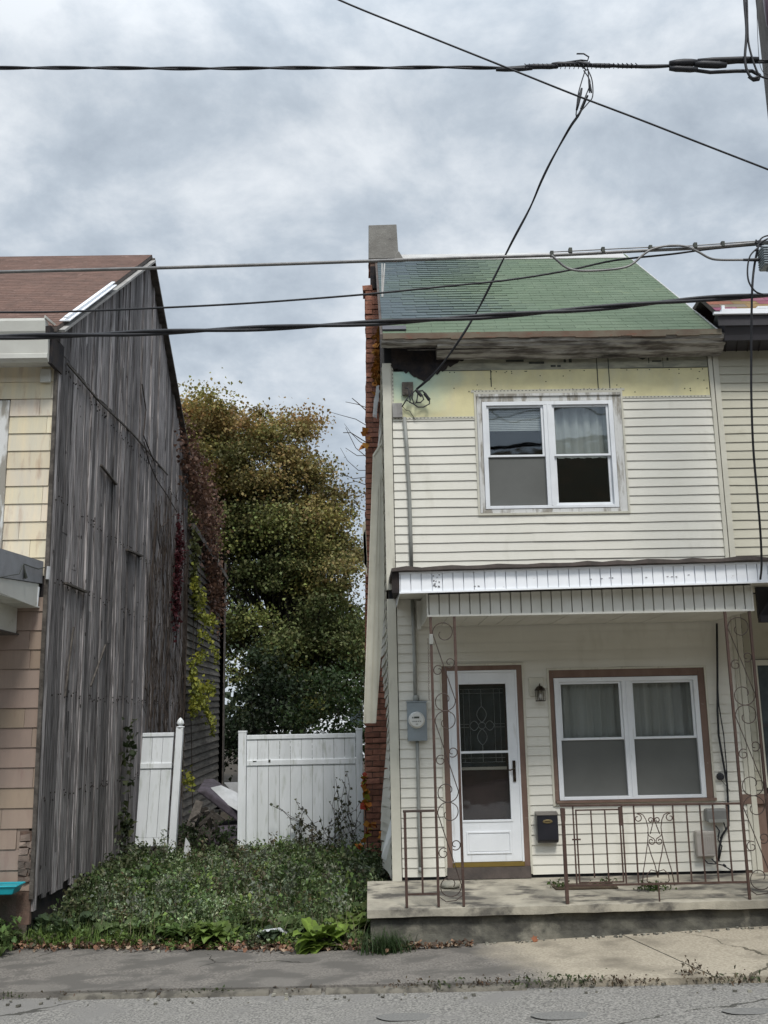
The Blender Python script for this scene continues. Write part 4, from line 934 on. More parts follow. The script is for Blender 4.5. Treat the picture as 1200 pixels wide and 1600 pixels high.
b = MB()
b.tube([W(x, y, -.05) for x, y in ((1120, 974), (1120.5, 1010), (1121, 1060), (1121, 1110), (1123, 1150), (1130, 1190), (1136, 1225), (1138, 1260), (1138.5, 1290), (1128, 1306), (1124, 1325), (1123, 1345))], .012, 8)
b.build('main_run', MT['cable'], root, smooth=True)
b = MB(); b.tube([W(x, y, -.06) for x, y in ((1120, 1040), (1123, 1100), (1131, 1150), (1135, 1195), (1137, 1240))], .006, 6)
for path in ([(1124, 1300), (1122, 1312), (1128, 1322), (1124, 1342)], [(1098, 1340), (1106, 1349), (1118, 1350), (1122, 1344)], [(1112, 1342), (1120, 1350), (1130, 1352), (1146, 1362)], [(1131, 1285), (1134, 1297), (1125, 1310)], [(1118, 1290), (1124, 1298), (1122, 1308)]):
    b.tube([W(x, y, -.06) for x, y in path], .007, 6)
b.build('branch_wire', MT['cable'], root, smooth=True)
b = MB(); b.tube([W(1130, 1351, -.07), W(1134, 1354, -.07)], .014, 6); b.build('connector', MT['cable'], root)

# porch floor items
o = MB(); c = W(703, 1376, -.55); vs = []
o.lathe([(.06, 0), (.098, .010), (.10, .035), (.085, .055), (.04, .062)], (W(703, 1377, -.35).x, -.38, -.022), 'z', 14)
for i, v in enumerate(o.v): o.v[i] = (v[0]+random.uniform(-.008, .008), v[1]*1.0+random.uniform(-.006, .006), v[2]+random.uniform(-.004, .004))
tag(o.build('stone', MT['stone'], smooth=True), 'flat pale stone lying on the porch floor beside the door sill', 'stone')
b = MB(); vs = []
for i in range(13):
    for j in range(5): vs.append((1.80+.62*i/12+random.uniform(-.01, .01), -.62+.30*j/4+random.uniform(-.008, .008), -.028+.012*math.sin(i*1.1)*math.sin(j*1.6)+.012))
b.add(vs, [(i*5+j, i*5+j+1, (i+1)*5+j+1, (i+1)*5+j) for i in range(12) for j in range(4)]); o = b.build('doormat', MT['mat']); s_ = o.modifiers.new('s', 'SOLIDIFY'); s_.thickness = .012
tag(o, 'ragged brown mat lying on the porch floor behind the railing hatch', 'doormat')

# ------------------------------------------------------------------ foliage tools
def leafcloud(name, C, S, COLS, parent=None, m_=None, asp=.45, fold=.18, up=.3):
    C = np.asarray(C, float); n = len(C); S = np.asarray(S, float)[:, None]
    d = rng.normal(size=(n, 3)); d /= np.linalg.norm(d, axis=1)[:, None]
    nm = rng.normal(size=(n, 3)); nm[:, 2] = np.abs(nm[:, 2])+up*2; sd_ = np.cross(d, nm); sd_ /= np.linalg.norm(sd_, axis=1)[:, None]+1e-9
    nn = np.cross(sd_, d)
    tipd = d*.5*S - np.array([0, 0, 1])*.15*S
    v = np.stack([C-d*.5*S, C+sd_*asp*S+nn*fold*S-d*.05*S, C+tipd, C-sd_*asp*S+nn*fold*S-d*.05*S], 1).reshape(-1, 3)
    off = rootloc(parent); v -= np.array(off)
    me = bpy.data.meshes.new(name); me.vertices.add(4*n); me.vertices.foreach_set('co', v.ravel().astype(np.float32))
    me.loops.add(4*n); me.loops.foreach_set('vertex_index', np.arange(4*n, dtype=np.int32)); me.polygons.add(n)
    me.polygons.foreach_set('loop_start', np.arange(0, 4*n, 4, dtype=np.int32)); me.polygons.foreach_set('loop_total', np.full(n, 4, dtype=np.int32)); me.update(calc_edges=True)
    cc = np.ones((n, 4, 4), np.float32); cc[:, :, :3] = np.asarray(COLS, float)[:, None, :]
    a = me.color_attributes.new('col', 'FLOAT_COLOR', 'POINT'); a.data.foreach_set('color', cc.ravel())
    me.materials.append(m_ or MT['leaf']); o = bpy.data.objects.new(name, me); COL.objects.link(o)
    if parent: o.parent = parent
    return o
def jit(c, n, a=.25):
    c = np.asarray(c, float); k = 1+rng.uniform(-a, a, (n, 1)); return c*k*(1+rng.uniform(-.1, .1, (n, 3)))

# ------------------------------------------------------------------ THE BARN-SIDED HOUSE ON THE LEFT
LX = -3.551
lh = thing('barn_sided_house', 'old house with a tall weathered plank side wall, yellowed shake front and brown roof', 'house', (-6.5, 0, -.3))
RY, RZ = 4.42, 9.20; FYe, FZe = -.02, 6.24; BYe, BZe = 8.45, 6.52
def wallz(y): return FZe+(RZ-FZe)*(y-FYe)/(RY-FYe) if y < RY else RZ+(BZe-RZ)*(y-RY)/(BYe-RY)
b = MB(); y = 0.0
while y < 8.45:
    w_ = random.choice((.09, .12, .15, .18, .22)); y1 = min(8.45, y+w_)
    prot = random.uniform(-.012, .016); k = random.choice((.62, .8, .95, 1.05, 1.25, 1.4)); tone = (k, k*.98, k*1.0)
    gap = random.choice((.002, .005, .009, .02))
    seams = [-.5]
    if random.random() < .55: seams.append(random.uniform(2.5, 4.6))
    if y < 6.4: seams.append(5.93+random.uniform(-.02, .02)*1)
    seams = sorted(seams)+[99]
    for a in range(len(seams)-1):
        z0 = seams[a] if a else -.30+random.uniform(-.06, .10)+(.12 if y < 2 else 0); z1 = seams[a+1]-.006
        kk = 1+random.uniform(-.15, .15); t2 = tuple(x_*kk for x_ in tone); pp = prot+random.uniform(-.006, .006)
        za, zb = min(z1, wallz(y)-.02), min(z1, wallz(y1)-.02)
        if za <= z0: continue
        b.hexa([(LX-.03, y+gap, z0), (LX+pp, y+gap, z0), (LX+pp, y1, z0+random.uniform(-.02, .02)), (LX-.03, y1, z0)],
               [(LX-.03, y+gap, za), (LX+pp, y+gap, za), (LX+pp+random.uniform(-.004, .004), y1, zb), (LX-.03, y1, zb)], t2)
    y = y1
for i in range(420):
    y = random.uniform(.1, 8.3); z = random.choice((5.75, 4.2, 3.27, 2.0, .9))+random.uniform(-.05, .05)
    if z > wallz(y)-.2: continue
    b.box(LX+.012, LX+.022, y-.007, y+.007, z-.008, z+.008, (.12, .10, .09), .003)
for i in range(150):
    y = random.uniform(.1, 8.3); z = random.uniform(-.1, 7.5); h_ = random.uniform(.1, .9)
    if z+h_ > wallz(y)-.3: continue
    b.hexa([(LX+.015, y, z), (LX+.019, y, z), (LX+.019, y+.004, z), (LX+.015, y+.004, z)], [(LX+.015, y+random.uniform(-.03, .03), z+h_)]*2+[(LX+.015, y+.012, z+h_)]*2, (.10, .10, .10))
for i in range(60):
    y = random.uniform(.1, 8.3); z = random.uniform(0, 7.0)
    if z > wallz(y)-.3: continue
    b.lathe([(.0, .020), (random.uniform(.012, .028), .019), (.0, .0185)], (LX, y, z), 'x', 7, (.15, .13, .12))
side = b.build('plank_side_wall', MT['barn'], lh)
b = MB(); b.slab([(LX-.04, .0, -.4), (LX-.04, 8.45, -.4), (LX-.04, 8.45, BZe-.03), (LX-.04, RY, RZ-.05), (LX-.04, 0, FZe-.03)], (-.03, 0, 0)); b.build('wall_backing', MT['rot'], lh)
b = MB()
for (xa, ya_, xb, yb_, w_) in ((102, 911, 134, 925, .05), (198, 859, 222, 869, .05), (158, 727, 182, 757, .035), (126, 985, 131, 955, 0), (102, 1088, 115, 980, .018), (142, 1072, 165, 1008, .018), (105, 568, 156, 628, .02), (156, 628, 206, 676, .02), (206, 676, 262, 742, .02)):
    if w_: b = MB(); b.bar(WX(xa, ya_, LX+.03), WX(xb, yb_, LX+.03), .022, w_, (1, 0, 0)); b.build('batten', MT['oldwood'], side)
# corner board, rake boards
b = MB(); b.box(LX-.03, LX+.012, -.03, .012, -.1, 5.72); b.build('corner_board', MT['oldwood'], lh)
b = MB(); d = Vector((0, RY-FYe, RZ-FZe)).normalized()
a0 = Vector((LX+.03, FYe-.18, FZe-.16)); a1 = Vector((LX+.03, RY, RZ-.06))
b.bar(a0, a1, .03, .19, (1, 0, 0)); b.build('rake_board', MT['greytrim'], lh)
b = MB(); a0 = Vector((LX+.075, FYe-.05, FZe+.015)); a1 = WX(176, 447, LX+.075); b.bar(a0, a0+d*((a1-a0).length), .012, .12, (1, 0, 0)); b.bar(a0+Vector((.012, 0, .045)), a0+d*((a1-a0).length)+Vector((.012, 0, .045)), .014, .045, (1, 0, 0))
b.build('metal_rake_trim', MT['fascia'], lh)
b = MB(); d2 = Vector((0, BYe-RY, BZe-RZ)).normalized(); a0 = Vector((LX+.04, RY, RZ-.02)); a1 = Vector((LX+.04, BYe+.2, BZe-.14)); b.bar(a0, a1, .05, .13, (1, 0, 0)); b.build('rear_rake_board', MT['oldwood'], lh)
# roof
def ridge_roof(x0, x1, fy, fz_, ry, rz, by, bz, m_, nm, parent, colf):
    Lf = math.hypot(ry-fy, rz-fz_); df = Vector((0, (ry-fy)/Lf, (rz-fz_)/Lf)); nf = Vector((0, -df.z, df.y)); b = MB()
    shingles(b, x0, x1, Vector((0, fy, fz_+.03)), df, nf, Lf, .127, .30, colf)
    o = b.build(nm, m_, parent)
    b = MB(); b.hexa([(x0, fy, fz_-.03), (x1, fy, fz_-.03), (x1, ry, rz-.03), (x0, ry, rz-.03)], [(x0, fy, fz_+.028), (x1, fy, fz_+.028), (x1, ry, rz+.028), (x0, ry, rz+.028)])
    b.hexa([(x0, ry, rz-.03), (x1, ry, rz-.03), (x1, by, bz-.03), (x0, by, bz-.03)], [(x0, ry, rz+.028), (x1, ry, rz+.028), (x1, by, bz+.028), (x0, by, bz+.028)]); b.build('roof_deck', MT['darkroof'], o)
    return o
ridge_roof(-9.5, LX+.06, -.28, 6.07, RY, RZ+.02, BYe+.25, BZe-.12, MT['brownroof'], 'brown_shingle_roof', lh, lambda x, s_: g(1, .09))
# front: shakes
def shakes(mb, x0, x1, z0, z1, e, Y=0):
    z = z0; k = 0
    while z < z1-.02:
        x = x1 + (.0 if k % 2 else -.25)
        x = x0 - random.uniform(0, .5); ze = min(z+e, z1)
        while x < x1:
            w_ = .61; a, c_ = max(x0, x), min(x1, x+w_-.004)
            if c_-a > .01:
                kk = random.uniform(.88, 1.08); cc = (kk, kk*random.uniform(.98, 1.02), kk*random.uniform(.95, 1.05))
                mb.hexa([(a, Y-.018, z+.003), (c_, Y-.018, z+.003), (c_, Y, z+.003), (a, Y, z+.003)], [(a, Y-.005, ze), (c_, Y-.005, ze), (c_, Y, ze), (a, Y, ze)], cc)
            x += w_
        z += e; k += 1
wnx = W(13, 700).x
b = MB(); e_ = (W(50, 624).z-W(50, 872).z)/9
zb0 = W(50, 872).z-e_
shakes(b, wnx, LX-.03, zb0, W(50, 624).z+.0, e_); shakes(b, -9.4, LX-.03, W(50, 624).z, 5.78, e_)
b.build('upper_shake_siding', MT['shake'], lh)
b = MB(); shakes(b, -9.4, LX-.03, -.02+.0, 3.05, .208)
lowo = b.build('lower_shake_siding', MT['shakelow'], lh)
b = MB(); b.box(-9.4, LX-.05, .003, .15, -.5, 5.9); b.build('front_wall', MT['dark'], lh)
b = MB(); wx0 = wnx-1.25; wzt, wzb = W(5, 627).z, W(3, 858).z
frame(b, wx0, wnx-.004, wzb, wzt, .10, -.035, .0); wo = b.build('window', MT['casing'], lh)
b = MB(); frame(b, wx0+.10, wnx-.104, wzb+.10, wzt-.10, .045, -.022, -.001); b.build('window_frame', MT['vinyl'], wo)
b = MB(); b.box(wx0+.145, wnx-.149, -.008, -.004, wzb+.14, wzt-.14); b.build('pane', MT['lglass'], wo)
# box cornice and gutter
b = MB(); gx = LX-.0
b.slab([(-9.5, -.30, 6.13), (-9.5, -.42, 6.15), (-9.5, -.43, 6.115), (-9.5, -.41, 6.0), (-9.5, -.37, 5.935), (-9.5, -.30, 5.93)], (gx+9.47, 0, 0)); b.build('gutter', MT['gutter'], lh, bevel=.004)
b = MB(); b.slab([(-9.5, 0, 6.05), (-9.5, -.295, 6.05), (-9.5, -.36, 5.925), (-9.5, -.345, 5.76), (-9.5, -.36, 5.75), (-9.5, -.36, 5.70), (-9.5, -.30, 5.67), (-9.5, 0, 5.72)], (gx+9.49, 0, 0)); b.build('box_cornice', MT['gutter'], lh)
b = MB(); b.box(LX-.015, LX+.028, -.30, .10, 5.66, 5.99, j=.01); b.box(LX-.06, LX+.03, -.40, -.1, 5.99, 6.06, j=.012); b.build('rotten_eave_end', MT['rot'], lh)
b = MB(); b.bar((LX-.03, -.44, 6.155), (LX+.045, -.05, 6.14), .012, .03, (0, 0, 1)); b.build('gutter_flange', MT['gutter'], lh)
b = MB(); b.box(LX-.18, LX-.06, -.06, -.02, 5.52, 5.68); b.build('gutter_outlet', MT['gutter'], lh, bevel=.01)
# porch roof of that house: its right end faces the lot
pr = bpy.data.objects.new('porch_roof', None); COL.objects.link(pr); pr.parent = lh; pr.location = Vector((-5, -.8, 3))-lh.location
X = -3.60; PYF = -1.75
b = MB(); b.hexa([(-8, PYF, 3.06), (X, PYF, 3.06), (X, -.02, 3.20), (-8, -.02, 3.20)], [(-8, PYF, 3.35), (X, PYF, 3.35), (X, -.02, 3.445), (-8, -.02, 3.445)]); b.build('rolled_edge', MT['tin'], pr)
b = MB(); b.hexa([(-8, PYF+.03, 2.955), (X-.012, PYF+.03, 2.955), (X-.012, -.13, 2.925), (-8, -.13, 2.925)], [(-8, PYF+.03, 3.058), (X-.012, PYF+.03, 3.058), (X-.012, -.10, 3.185), (-8, -.10, 3.185)]); b.build('end_fascia', MT['gutter'], pr)
b = MB(); b.box(X-.03, X-.005, -.13, -.105, 2.93, 3.15, j=.006); b.build('end_trim', MT['vinyl'], pr)
b = MB(); y = PYF+.06
while y < -.1: b.box(-8, X-.02, y, y+.125, 2.932, 2.946); y += .13
b.build('soffit', MT['valance'], pr)
b = MB(); b.box(-8, -3.86, PYF+.1, -.02, 2.655, 2.93); b.build('boxed_beam', MT['valance'], pr); b = MB(); b.box(-8, -3.83, PYF+.08, -.018, 2.635, 2.652); b.build('beam_soffit', MT['darkroof'], pr)
b = MB(); b.tube([WX(0, 902, X+.02), WX(30, 897, X+.02), WX(37, 881, X+.02)], .004, 5); b.tube([WX(37, 881, X+.02), WX(50, 886, X+.02), WX(60, 889, X+.02), WX(73, 886, X+.02)], .006, 5); b.tube([WX(37, 881, X+.02), WX(38, 892, X+.02), WX(40, 903, X+.02)], [.004, .012, .022], 5); b.build('loose_wire', MT['ink'], pr)
b = MB(); b.tube([W(76, 885, -.05), W(75, 893, -.05), W(74, 905, -.05)], .02, 5); b.build('frayed_end', MT['whitejunk'], pr)
# exposed rubble under the lower siding corner, with wire mesh
b = MB(); p, q = W(31, 1299, -.02), W(52, 1378, -.02)
b.box(p.x, LX-.02, -.012, .05, -.35, p.z); b.build('exposed_brick_base', MT['mortar'], lh)
b = MB(); z = q.z
while z < p.z-.02:
    x = p.x+.01
    while x < LX-.04:
        w_ = random.uniform(.05, .10); b.box(x, min(x+w_, LX-.03), -.035, -.010, z, z+random.uniform(.045, .07), g(1.2, .45), .011); x += w_+.012
    z += .07
b.build('rubble', MT['oldwood'] if 0 else mat('dirty_rubble', (.22, .17, .14), (.13, .10, .085), 8, rough=.95, bump=.6), lh)
b = MB(); b.box(-9.4, LX-.045, -.010, .002, -.8, -.02); b.build('foundation', mat('dirty_red_foundation', (.14, .10, .085), (.08, .07, .055), 5, rough=.95, bump=.6), lh)
# cut the lower siding round that hole
cut = lowo; me = cut.data
bm = bmesh.new(); bm.from_mesh(me); off = rootloc(lh)
dead = []
for f_ in bm.faces:
    c = f_.calc_center_median()+off
    if c.x > p.x and c.z < p.z and c.y < -.001: dead.append(f_)
bmesh.ops.delete(bm, geom=dead, context='FACES'); bm.to_mesh(me); bm.free()
b = MB(); b.box(-6, p.x, -.020, -.001, -.02, p.z); 
b = MB()
c = W(8, 1393, -.25)
tx, tz0, tz1 = W(30, 1390, -.25).x, W(10, 1399, -.36).z, W(10, 1386, -.36).z
b.hexa([(-4.6, -.34, tz0), (tx-.04, -.34, tz0), (tx-.04, -.12, tz0), (-4.6, -.12, tz0)], [(-4.6, -.36, tz1), (tx, -.36, tz1), (tx, -.10, tz1), (-4.6, -.10, tz1)])
b.box(-4.6, tx+.012, -.372, -.35, tz1-.006, tz1+.012); b.box(-4.6, tx+.012, -.11, -.088, tz1-.006, tz1+.012); b.box(tx-.01, tx+.012, -.35, -.11, tz1-.006, tz1+.012)
tag(b.build('plastic_lid', MT['teal'], bevel=.012), 'turquoise plastic tray at the foot of the pinkish siding', 'tray')
# concrete step with turquoise lid
b = MB(); b.hexa([(-6, -.7, tz0-.09), (-4.35, -.7, tz0-.09), (-3.98, -.02, tz0-.09), (-6, -.02, tz0-.09)], [(-6, -.7, tz0-.008), (-4.35, -.7, tz0-.008), (-3.98, -.02, tz0-.008), (-6, -.02, tz0-.008)]); o = b.build('porch_floor', MT['stone'], lh, bevel=.01)

# rear extension: clapboards, leaning out of true, behind the plank wall
b = MB(); z = -.2
while z < 5.4:
    b.hexa([(LX-.04, 8.5, z), (LX+.03, 8.5, z), (LX+.03, 12.9, z+.12*math.sin(z)), (LX-.04, 12.9, z)], [(LX-.04, 8.5, z+.15), (LX+.0, 8.5, z+.15), (LX+.0, 12.9, z+.15+.12*math.sin(z+.15)), (LX-.04, 12.9, z+.15)], g(1, .2)); z += .15
b.build('rear_clapboards', MT['clap'], lh)
b = MB(); b.box(LX-.02, LX+.12, 12.9, 13.1, -.3, 5.4); b.box(-9, LX+.1, 12.9, 13.0, -.3, 5.4); b.hexa([(-9, 8.4, 5.38), (LX+.15, 8.4, 5.38), (LX+.15, 13.2, 5.0), (-9, 13.2, 5.0)], [(-9, 8.4, 5.5), (LX+.15, 8.4, 5.5), (LX+.15, 13.2, 5.1), (-9, 13.2, 5.1)]); b.build('rear_wing', MT['oldwood'], lh)

# ------------------------------------------------------------------ THE HOUSE ON THE RIGHT
rh = thing('neighbour_house', 'neighbouring row house with yellower siding, brown roof and dark boxed eave', 'house', (6, 0, 0))
b = MB(); siding(b, HX1+.055, 8, 3.22, 5.86, .01); siding(b, HX1+.075, W(1181, 1100, .05).x, .75, 2.95, .05); siding(b, W(1181, 1100, .05).x, 8, 2.23, 2.95, .05); b.build('front_siding', MT['siding_r'], rh)
b = MB(); b.box(HX1+.022, 8, .03, .2, 3.0, 6.0); b.build('wall', MT['rot'], rh); b = MB(); b.box(HX1+.08, W(1183, 1100, .05).x, .053, .2, -.1, 2.999); b.build('wall', MT['rot'], rh); b = MB(); b.box(W(1183, 1100, .05).x+.9, 8, .053, .2, -.1, 2.999); b.build('wall', MT['rot'], rh); b = MB(); b.box(HX1+.03, 8, 6, 6.2, 0, 6)
b.build('rear_wall', MT['rot'], rh)
b = MB(); b.box(HX1-.005, HX1+.035, -.022, .0, 3.12, 5.86); b.box(HX1+.037, HX1+.060, -.016, .01, 3.22, 5.86); b.box(HX1+.05, 8, -.018, .008, 3.195, 3.225); b.build('corner_trim', MT['trim'], rh)
b = MB(); b.box(HX1+.045, 8, -.10, .03, 3.09, 3.19); b.build('step_flashing', MT['tin'], rh)
b = MB(); b.box(HX1+.01, HX1+.05, -.03, -.023, 3.08, 3.19, j=.006); b.build('torn_trim', MT['whitejunk'], rh)
b = MB(); b.box(HX1-.012, HX1+.045, -.032, .0, -.0, 2.95); b.build('party_trim', MT['trim'], rh)
b = MB(); b.box(W(1172, 1380, .02).x-.02, 8, .0, .05, -.02, .78); b.box(W(1172, 1380, .02).x-.03, 8, -.03, .0, .70, .80); b.build('brown_wainscot', MT['brown'], rh)
xw = W(1183, 1150, .05).x
b = MB(); frame(b, xw, xw+.95, .86, 2.22, .06, .02, .10); w2 = b.build('window', MT['trim'], rh); b = MB(); b.box(xw+.06, xw+.89, .06, .065, .9, 2.18); b.build('pane', MT['lglass'], w2); b = MB(); b.box(xw+.06, xw+.89, .045, .06, 1.5, 1.53); b.build('meeting_rail', MT['darkeave'], w2)
b = MB(); ex = W(1117, 505, -.36).x
b.box(ex+.02, 8, -.42, -.40, 5.95, 6.10); b.slab([(ex+.10, -.40, 5.95), (ex+.10, -.36, 5.86), (ex+.10, -.345, 5.80), (ex+.10, .0, 5.80), (ex+.10, .0, 6.10), (ex+.0, -.40, 6.10)], (4, 0, 0)); b.build('boxed_eave', MT['darkeave'], rh)
b = MB(); x = ex+.12
while x < 8: b.bar((x, -.34, 5.793), (x+.10, -.01, 5.793), .012, .01, (0, 0, 1)); x += .13
b.build('soffit_groove', MT['rot'], rh)
b = MB(); p = W(1115, 492, -.44); b.box(p.x, 8, -.46, -.42, 6.075, 6.10); b.box(p.x+.09, 8, -.46, -.40, 6.10, 6.135); b.box(p.x+.50, 8, -.462, -.40, 6.135, 6.16); b.box(p.x+.10, p.x+.13, -.45, -.42, 6.13, 6.18); b.build('gutter', MT['fascia'], rh)
ridge_roof(HX1-.045, 8, -.36, 6.12, 0.12, W(1180, 466, .12).z, 6.0, 6.0, MT['brownroof'], 'brown_shingle_roof', rh, lambda x, s_: tuple(random.choice((.9, 1.1, 1.5, 1.8))*k for k in (.85, .95, .95)))
# the dark truss under the neighbour's porch roof
b = MB()
for k in range(5):
    x = W(1185, 930, -.9).x+k*.35; b.bar((x, -.9, 2.62), (x+.16, -.9, 2.86), .02, .02); b.bar((x+.16, -.9, 2.86), (x+.32, -.9, 2.62), .02, .02)
b.box(W(1182, 930, -.9).x, 7, -.95, -.88, 2.55, 2.62); b.box(W(1182, 930, -.85).x, 7, -.86, -.82, 2.6, 2.92); b.build('porch_truss', MT['darkeave'], rh)

# ------------------------------------------------------------------ FENCE
FYp = 4.4
def fence_panel(root, x0, x1, zb, zt, ztop_rail, zmid, lean=0.0):
    L_ = lambda x, z: x+lean*(z-zb)
    b = MB(); n = max(1, round((x1-x0)/.155)); pw = (x1-x0)/n
    for (za, zb2) in ((zb, zmid-.03), (zmid+.03, ztop_rail)):
        for i in range(n):
            a, c_ = x0+i*pw+.003, x0+(i+1)*pw-.003
            b.hexa([(L_(a, za), FYp-.012, za), (L_(c_, za), FYp-.012, za), (L_(c_, za), FYp+.012, za), (L_(a, za), FYp+.012, za)],
                   [(L_(a, zb2), FYp-.012, zb2), (L_(c_, zb2), FYp-.012, zb2), (L_(c_, zb2), FYp+.012, zb2), (L_(a, zb2), FYp+.012, zb2)], g(.97, .05))
    b.build('boards', MT['fence'], root)
    b = MB(); b.hexa([(L_(x0, ztop_rail), FYp-.028, ztop_rail), (L_(x1, ztop_rail), FYp-.028, ztop_rail), (L_(x1, ztop_rail), FYp+.028, ztop_rail), (L_(x0, ztop_rail), FYp+.028, ztop_rail)], [(L_(x0, zt), FYp-.028, zt), (L_(x1, zt), FYp-.028, zt), (L_(x1, zt), FYp+.028, zt), (L_(x0, zt), FYp+.028, zt)]); b.build('top_rail', MT['fence'], root, bevel=.006)
    b = MB(); b.hexa([(L_(x0, zmid), FYp-.028, zmid-.045), (L_(x1, zmid), FYp-.028, zmid-.045), (L_(x1, zmid), FYp+.028, zmid-.045), (L_(x0, zmid), FYp+.028, zmid-.045)], [(L_(x0, zmid), FYp-.028, zmid+.035), (L_(x1, zmid), FYp-.028, zmid+.035), (L_(x1, zmid), FYp+.028, zmid+.035), (L_(x0, zmid), FYp+.028, zmid+.035)]); b.build('middle_rail', MT['fence'], root, bevel=.006)
    b = MB(); b.box(L_(x0, zb), L_(x1, zb), FYp-.013, FYp+.013, zb-.12, zb-.004); b.build('bottom_rail', MT['fence'], root)
f1 = thing('vinyl_fence', 'wide white vinyl privacy fence panel between two square posts', 'fence', (-1.07, FYp, -.2), 'white vinyl fence across the lot')
fx0, fx1 = W(385.5, 1200, FYp).x, W(556, 1200, FYp).x
fence_panel(f1, fx0, fx1, -.16, W(470, 1147, FYp).z, W(470, 1154, FYp).z, W(470, 1190, FYp).z)
for (pa, pb_, zt) in ((372.5, 385, 1142), (556.5, 567, 1138)):
    a, c_ = W(pa, 1200, FYp).x, W(pb_, 1200, FYp).x; z_ = W(pa, zt, FYp).z
    b = MB(); b.box(a, c_, FYp-.055, FYp+.055, -.25, z_-.01); b.box(a-.004, c_+.004, FYp-.059, FYp+.059, z_-.03, z_); b.build('post', MT['fence'], f1, bevel=.006)
b = MB()
for (px, py, w_, h_) in ((398, 1189.5, .05, .012), (421, 1189, .03, .04)):
    p = W(px, py, FYp-.03); b.box(p.x-w_/2, p.x+w_/2, FYp-.034, FYp-.0285, p.z-h_/2, p.z+h_/2)
b.build('latch_hole', MT['ink'], f1)
f2 = thing('vinyl_fence', 'narrow leaning white vinyl fence section with an acorn capped post against the plank wall', 'fence', (-3.2, FYp, -.2), 'white vinyl fence across the lot')
LEAN = .045
fence_panel(f2, W(215, 1300, FYp).x-.03, W(263.5, 1300, FYp).x-.02, .02, W(240, 1145, FYp).z, W(240, 1151, FYp).z, W(240, 1196, FYp).z, LEAN)
b = MB(); x0 = W(264, 1300, FYp).x; w_ = .105; zt = W(280, 1137, FYp).z
b.hexa([(x0, FYp-.052, -.2), (x0+w_, FYp-.052, -.2), (x0+w_, FYp+.052, -.2), (x0, FYp+.052, -.2)], [(x0+LEAN*1.8, FYp-.052, zt), (x0+w_+LEAN*1.8, FYp-.052, zt), (x0+w_+LEAN*1.8, FYp+.052, zt), (x0+LEAN*1.8, FYp+.052, zt)])
po = b.build('post', MT['fence'], f2, bevel=.006)
b = MB(); b.lathe([(.062, 0), (.062, .018), (.030, .022), (.030, .040), (.052, .048), (.056, .065), (.044, .105), (.020, .135), (.004, .148)], (x0+w_/2+LEAN*1.85, FYp, zt), 'z', 20); b.build('acorn_finial', MT['fence'], po, smooth=True)

# ------------------------------------------------------------------ JUNK behind the gap
b = MB(); y_ = 6.0
b.slab([W(318, 1300, y_), W(317, 1322, y_), W(377, 1325, y_), W(377, 1292, y_)], (0, 1.0, 0.05)); o = b.build('mattress', MT['purple'], bevel=.05); tag(o, 'stained mauve mattress lying flat in the gap behind the fence', 'mattress', 'dumped mattresses behind the fence')
b = MB(); b.slab([W(306, 1236, 6.3), W(322, 1235, 6.3), W(378, 1272, 6.3), W(378, 1290, 6.3), W(340, 1262, 6.3)], (0, .8, .15)); o = b.build('mattress', MT['purple'], bevel=.03); tag(o, 'dark mattress slumped at a slant over the junk pile behind the fence', 'mattress', 'dumped mattresses behind the fence')
b = MB(); b.slab([W(319, 1235, 6.5), W(345, 1229, 6.6), W(380, 1245, 6.6), W(380, 1272, 6.2)], (0, .03, .02)); tag(b.build('white_sheet_board', MT['whitejunk']), 'dirty white board lying aslant on top of the dumped mattresses', 'board')
b = MB(); b.slab([W(350, 1223, 6.9), W(380, 1222, 6.9), W(380, 1240, 6.9), W(362, 1236, 6.9)], (0, .05, .0)); tag(b.build('white_sheet_board', MT['whitejunk']), 'pale scrap of board at the back of the junk pile', 'board')
b = MB(); b.bar(W(297, 1292, 5.6), W(312, 1252, 5.9), .13, .03, (0, 1, 0)); tag(b.build('broken_plank', MT['oldwood']), 'broken pale plank leaning on the junk pile', 'plank')
b = MB(); b.slab([W(290, 1309, 4.2), W(286, 1340, 4.1), W(300, 1339, 4.1), W(296, 1318, 4.2)], (0, .02, 0)); tag(b.build('torn_white_cloth', MT['whitejunk']), 'torn white rag standing up in the weeds by the leaning fence post', 'rag')
b = MB()
for i in range(26):
    c = W(random.uniform(300, 345), random.uniform(1262, 1310), 5.7+random.uniform(-.2, .4)); d_ = Vector((random.uniform(-1, 1), random.uniform(-.4, .4), random.uniform(-.7, .7))).normalized()*random.uniform(.1, .3)
    b.bar(c-d_/2, c+d_/2, random.uniform(.02, .09), .02, (0, 1, .2), g(.8, .4))
tag(b.build('debris_pile', MT['oldwood']), 'heap of broken boards and rubbish in the gap between the fence sections', 'debris', kind='stuff')

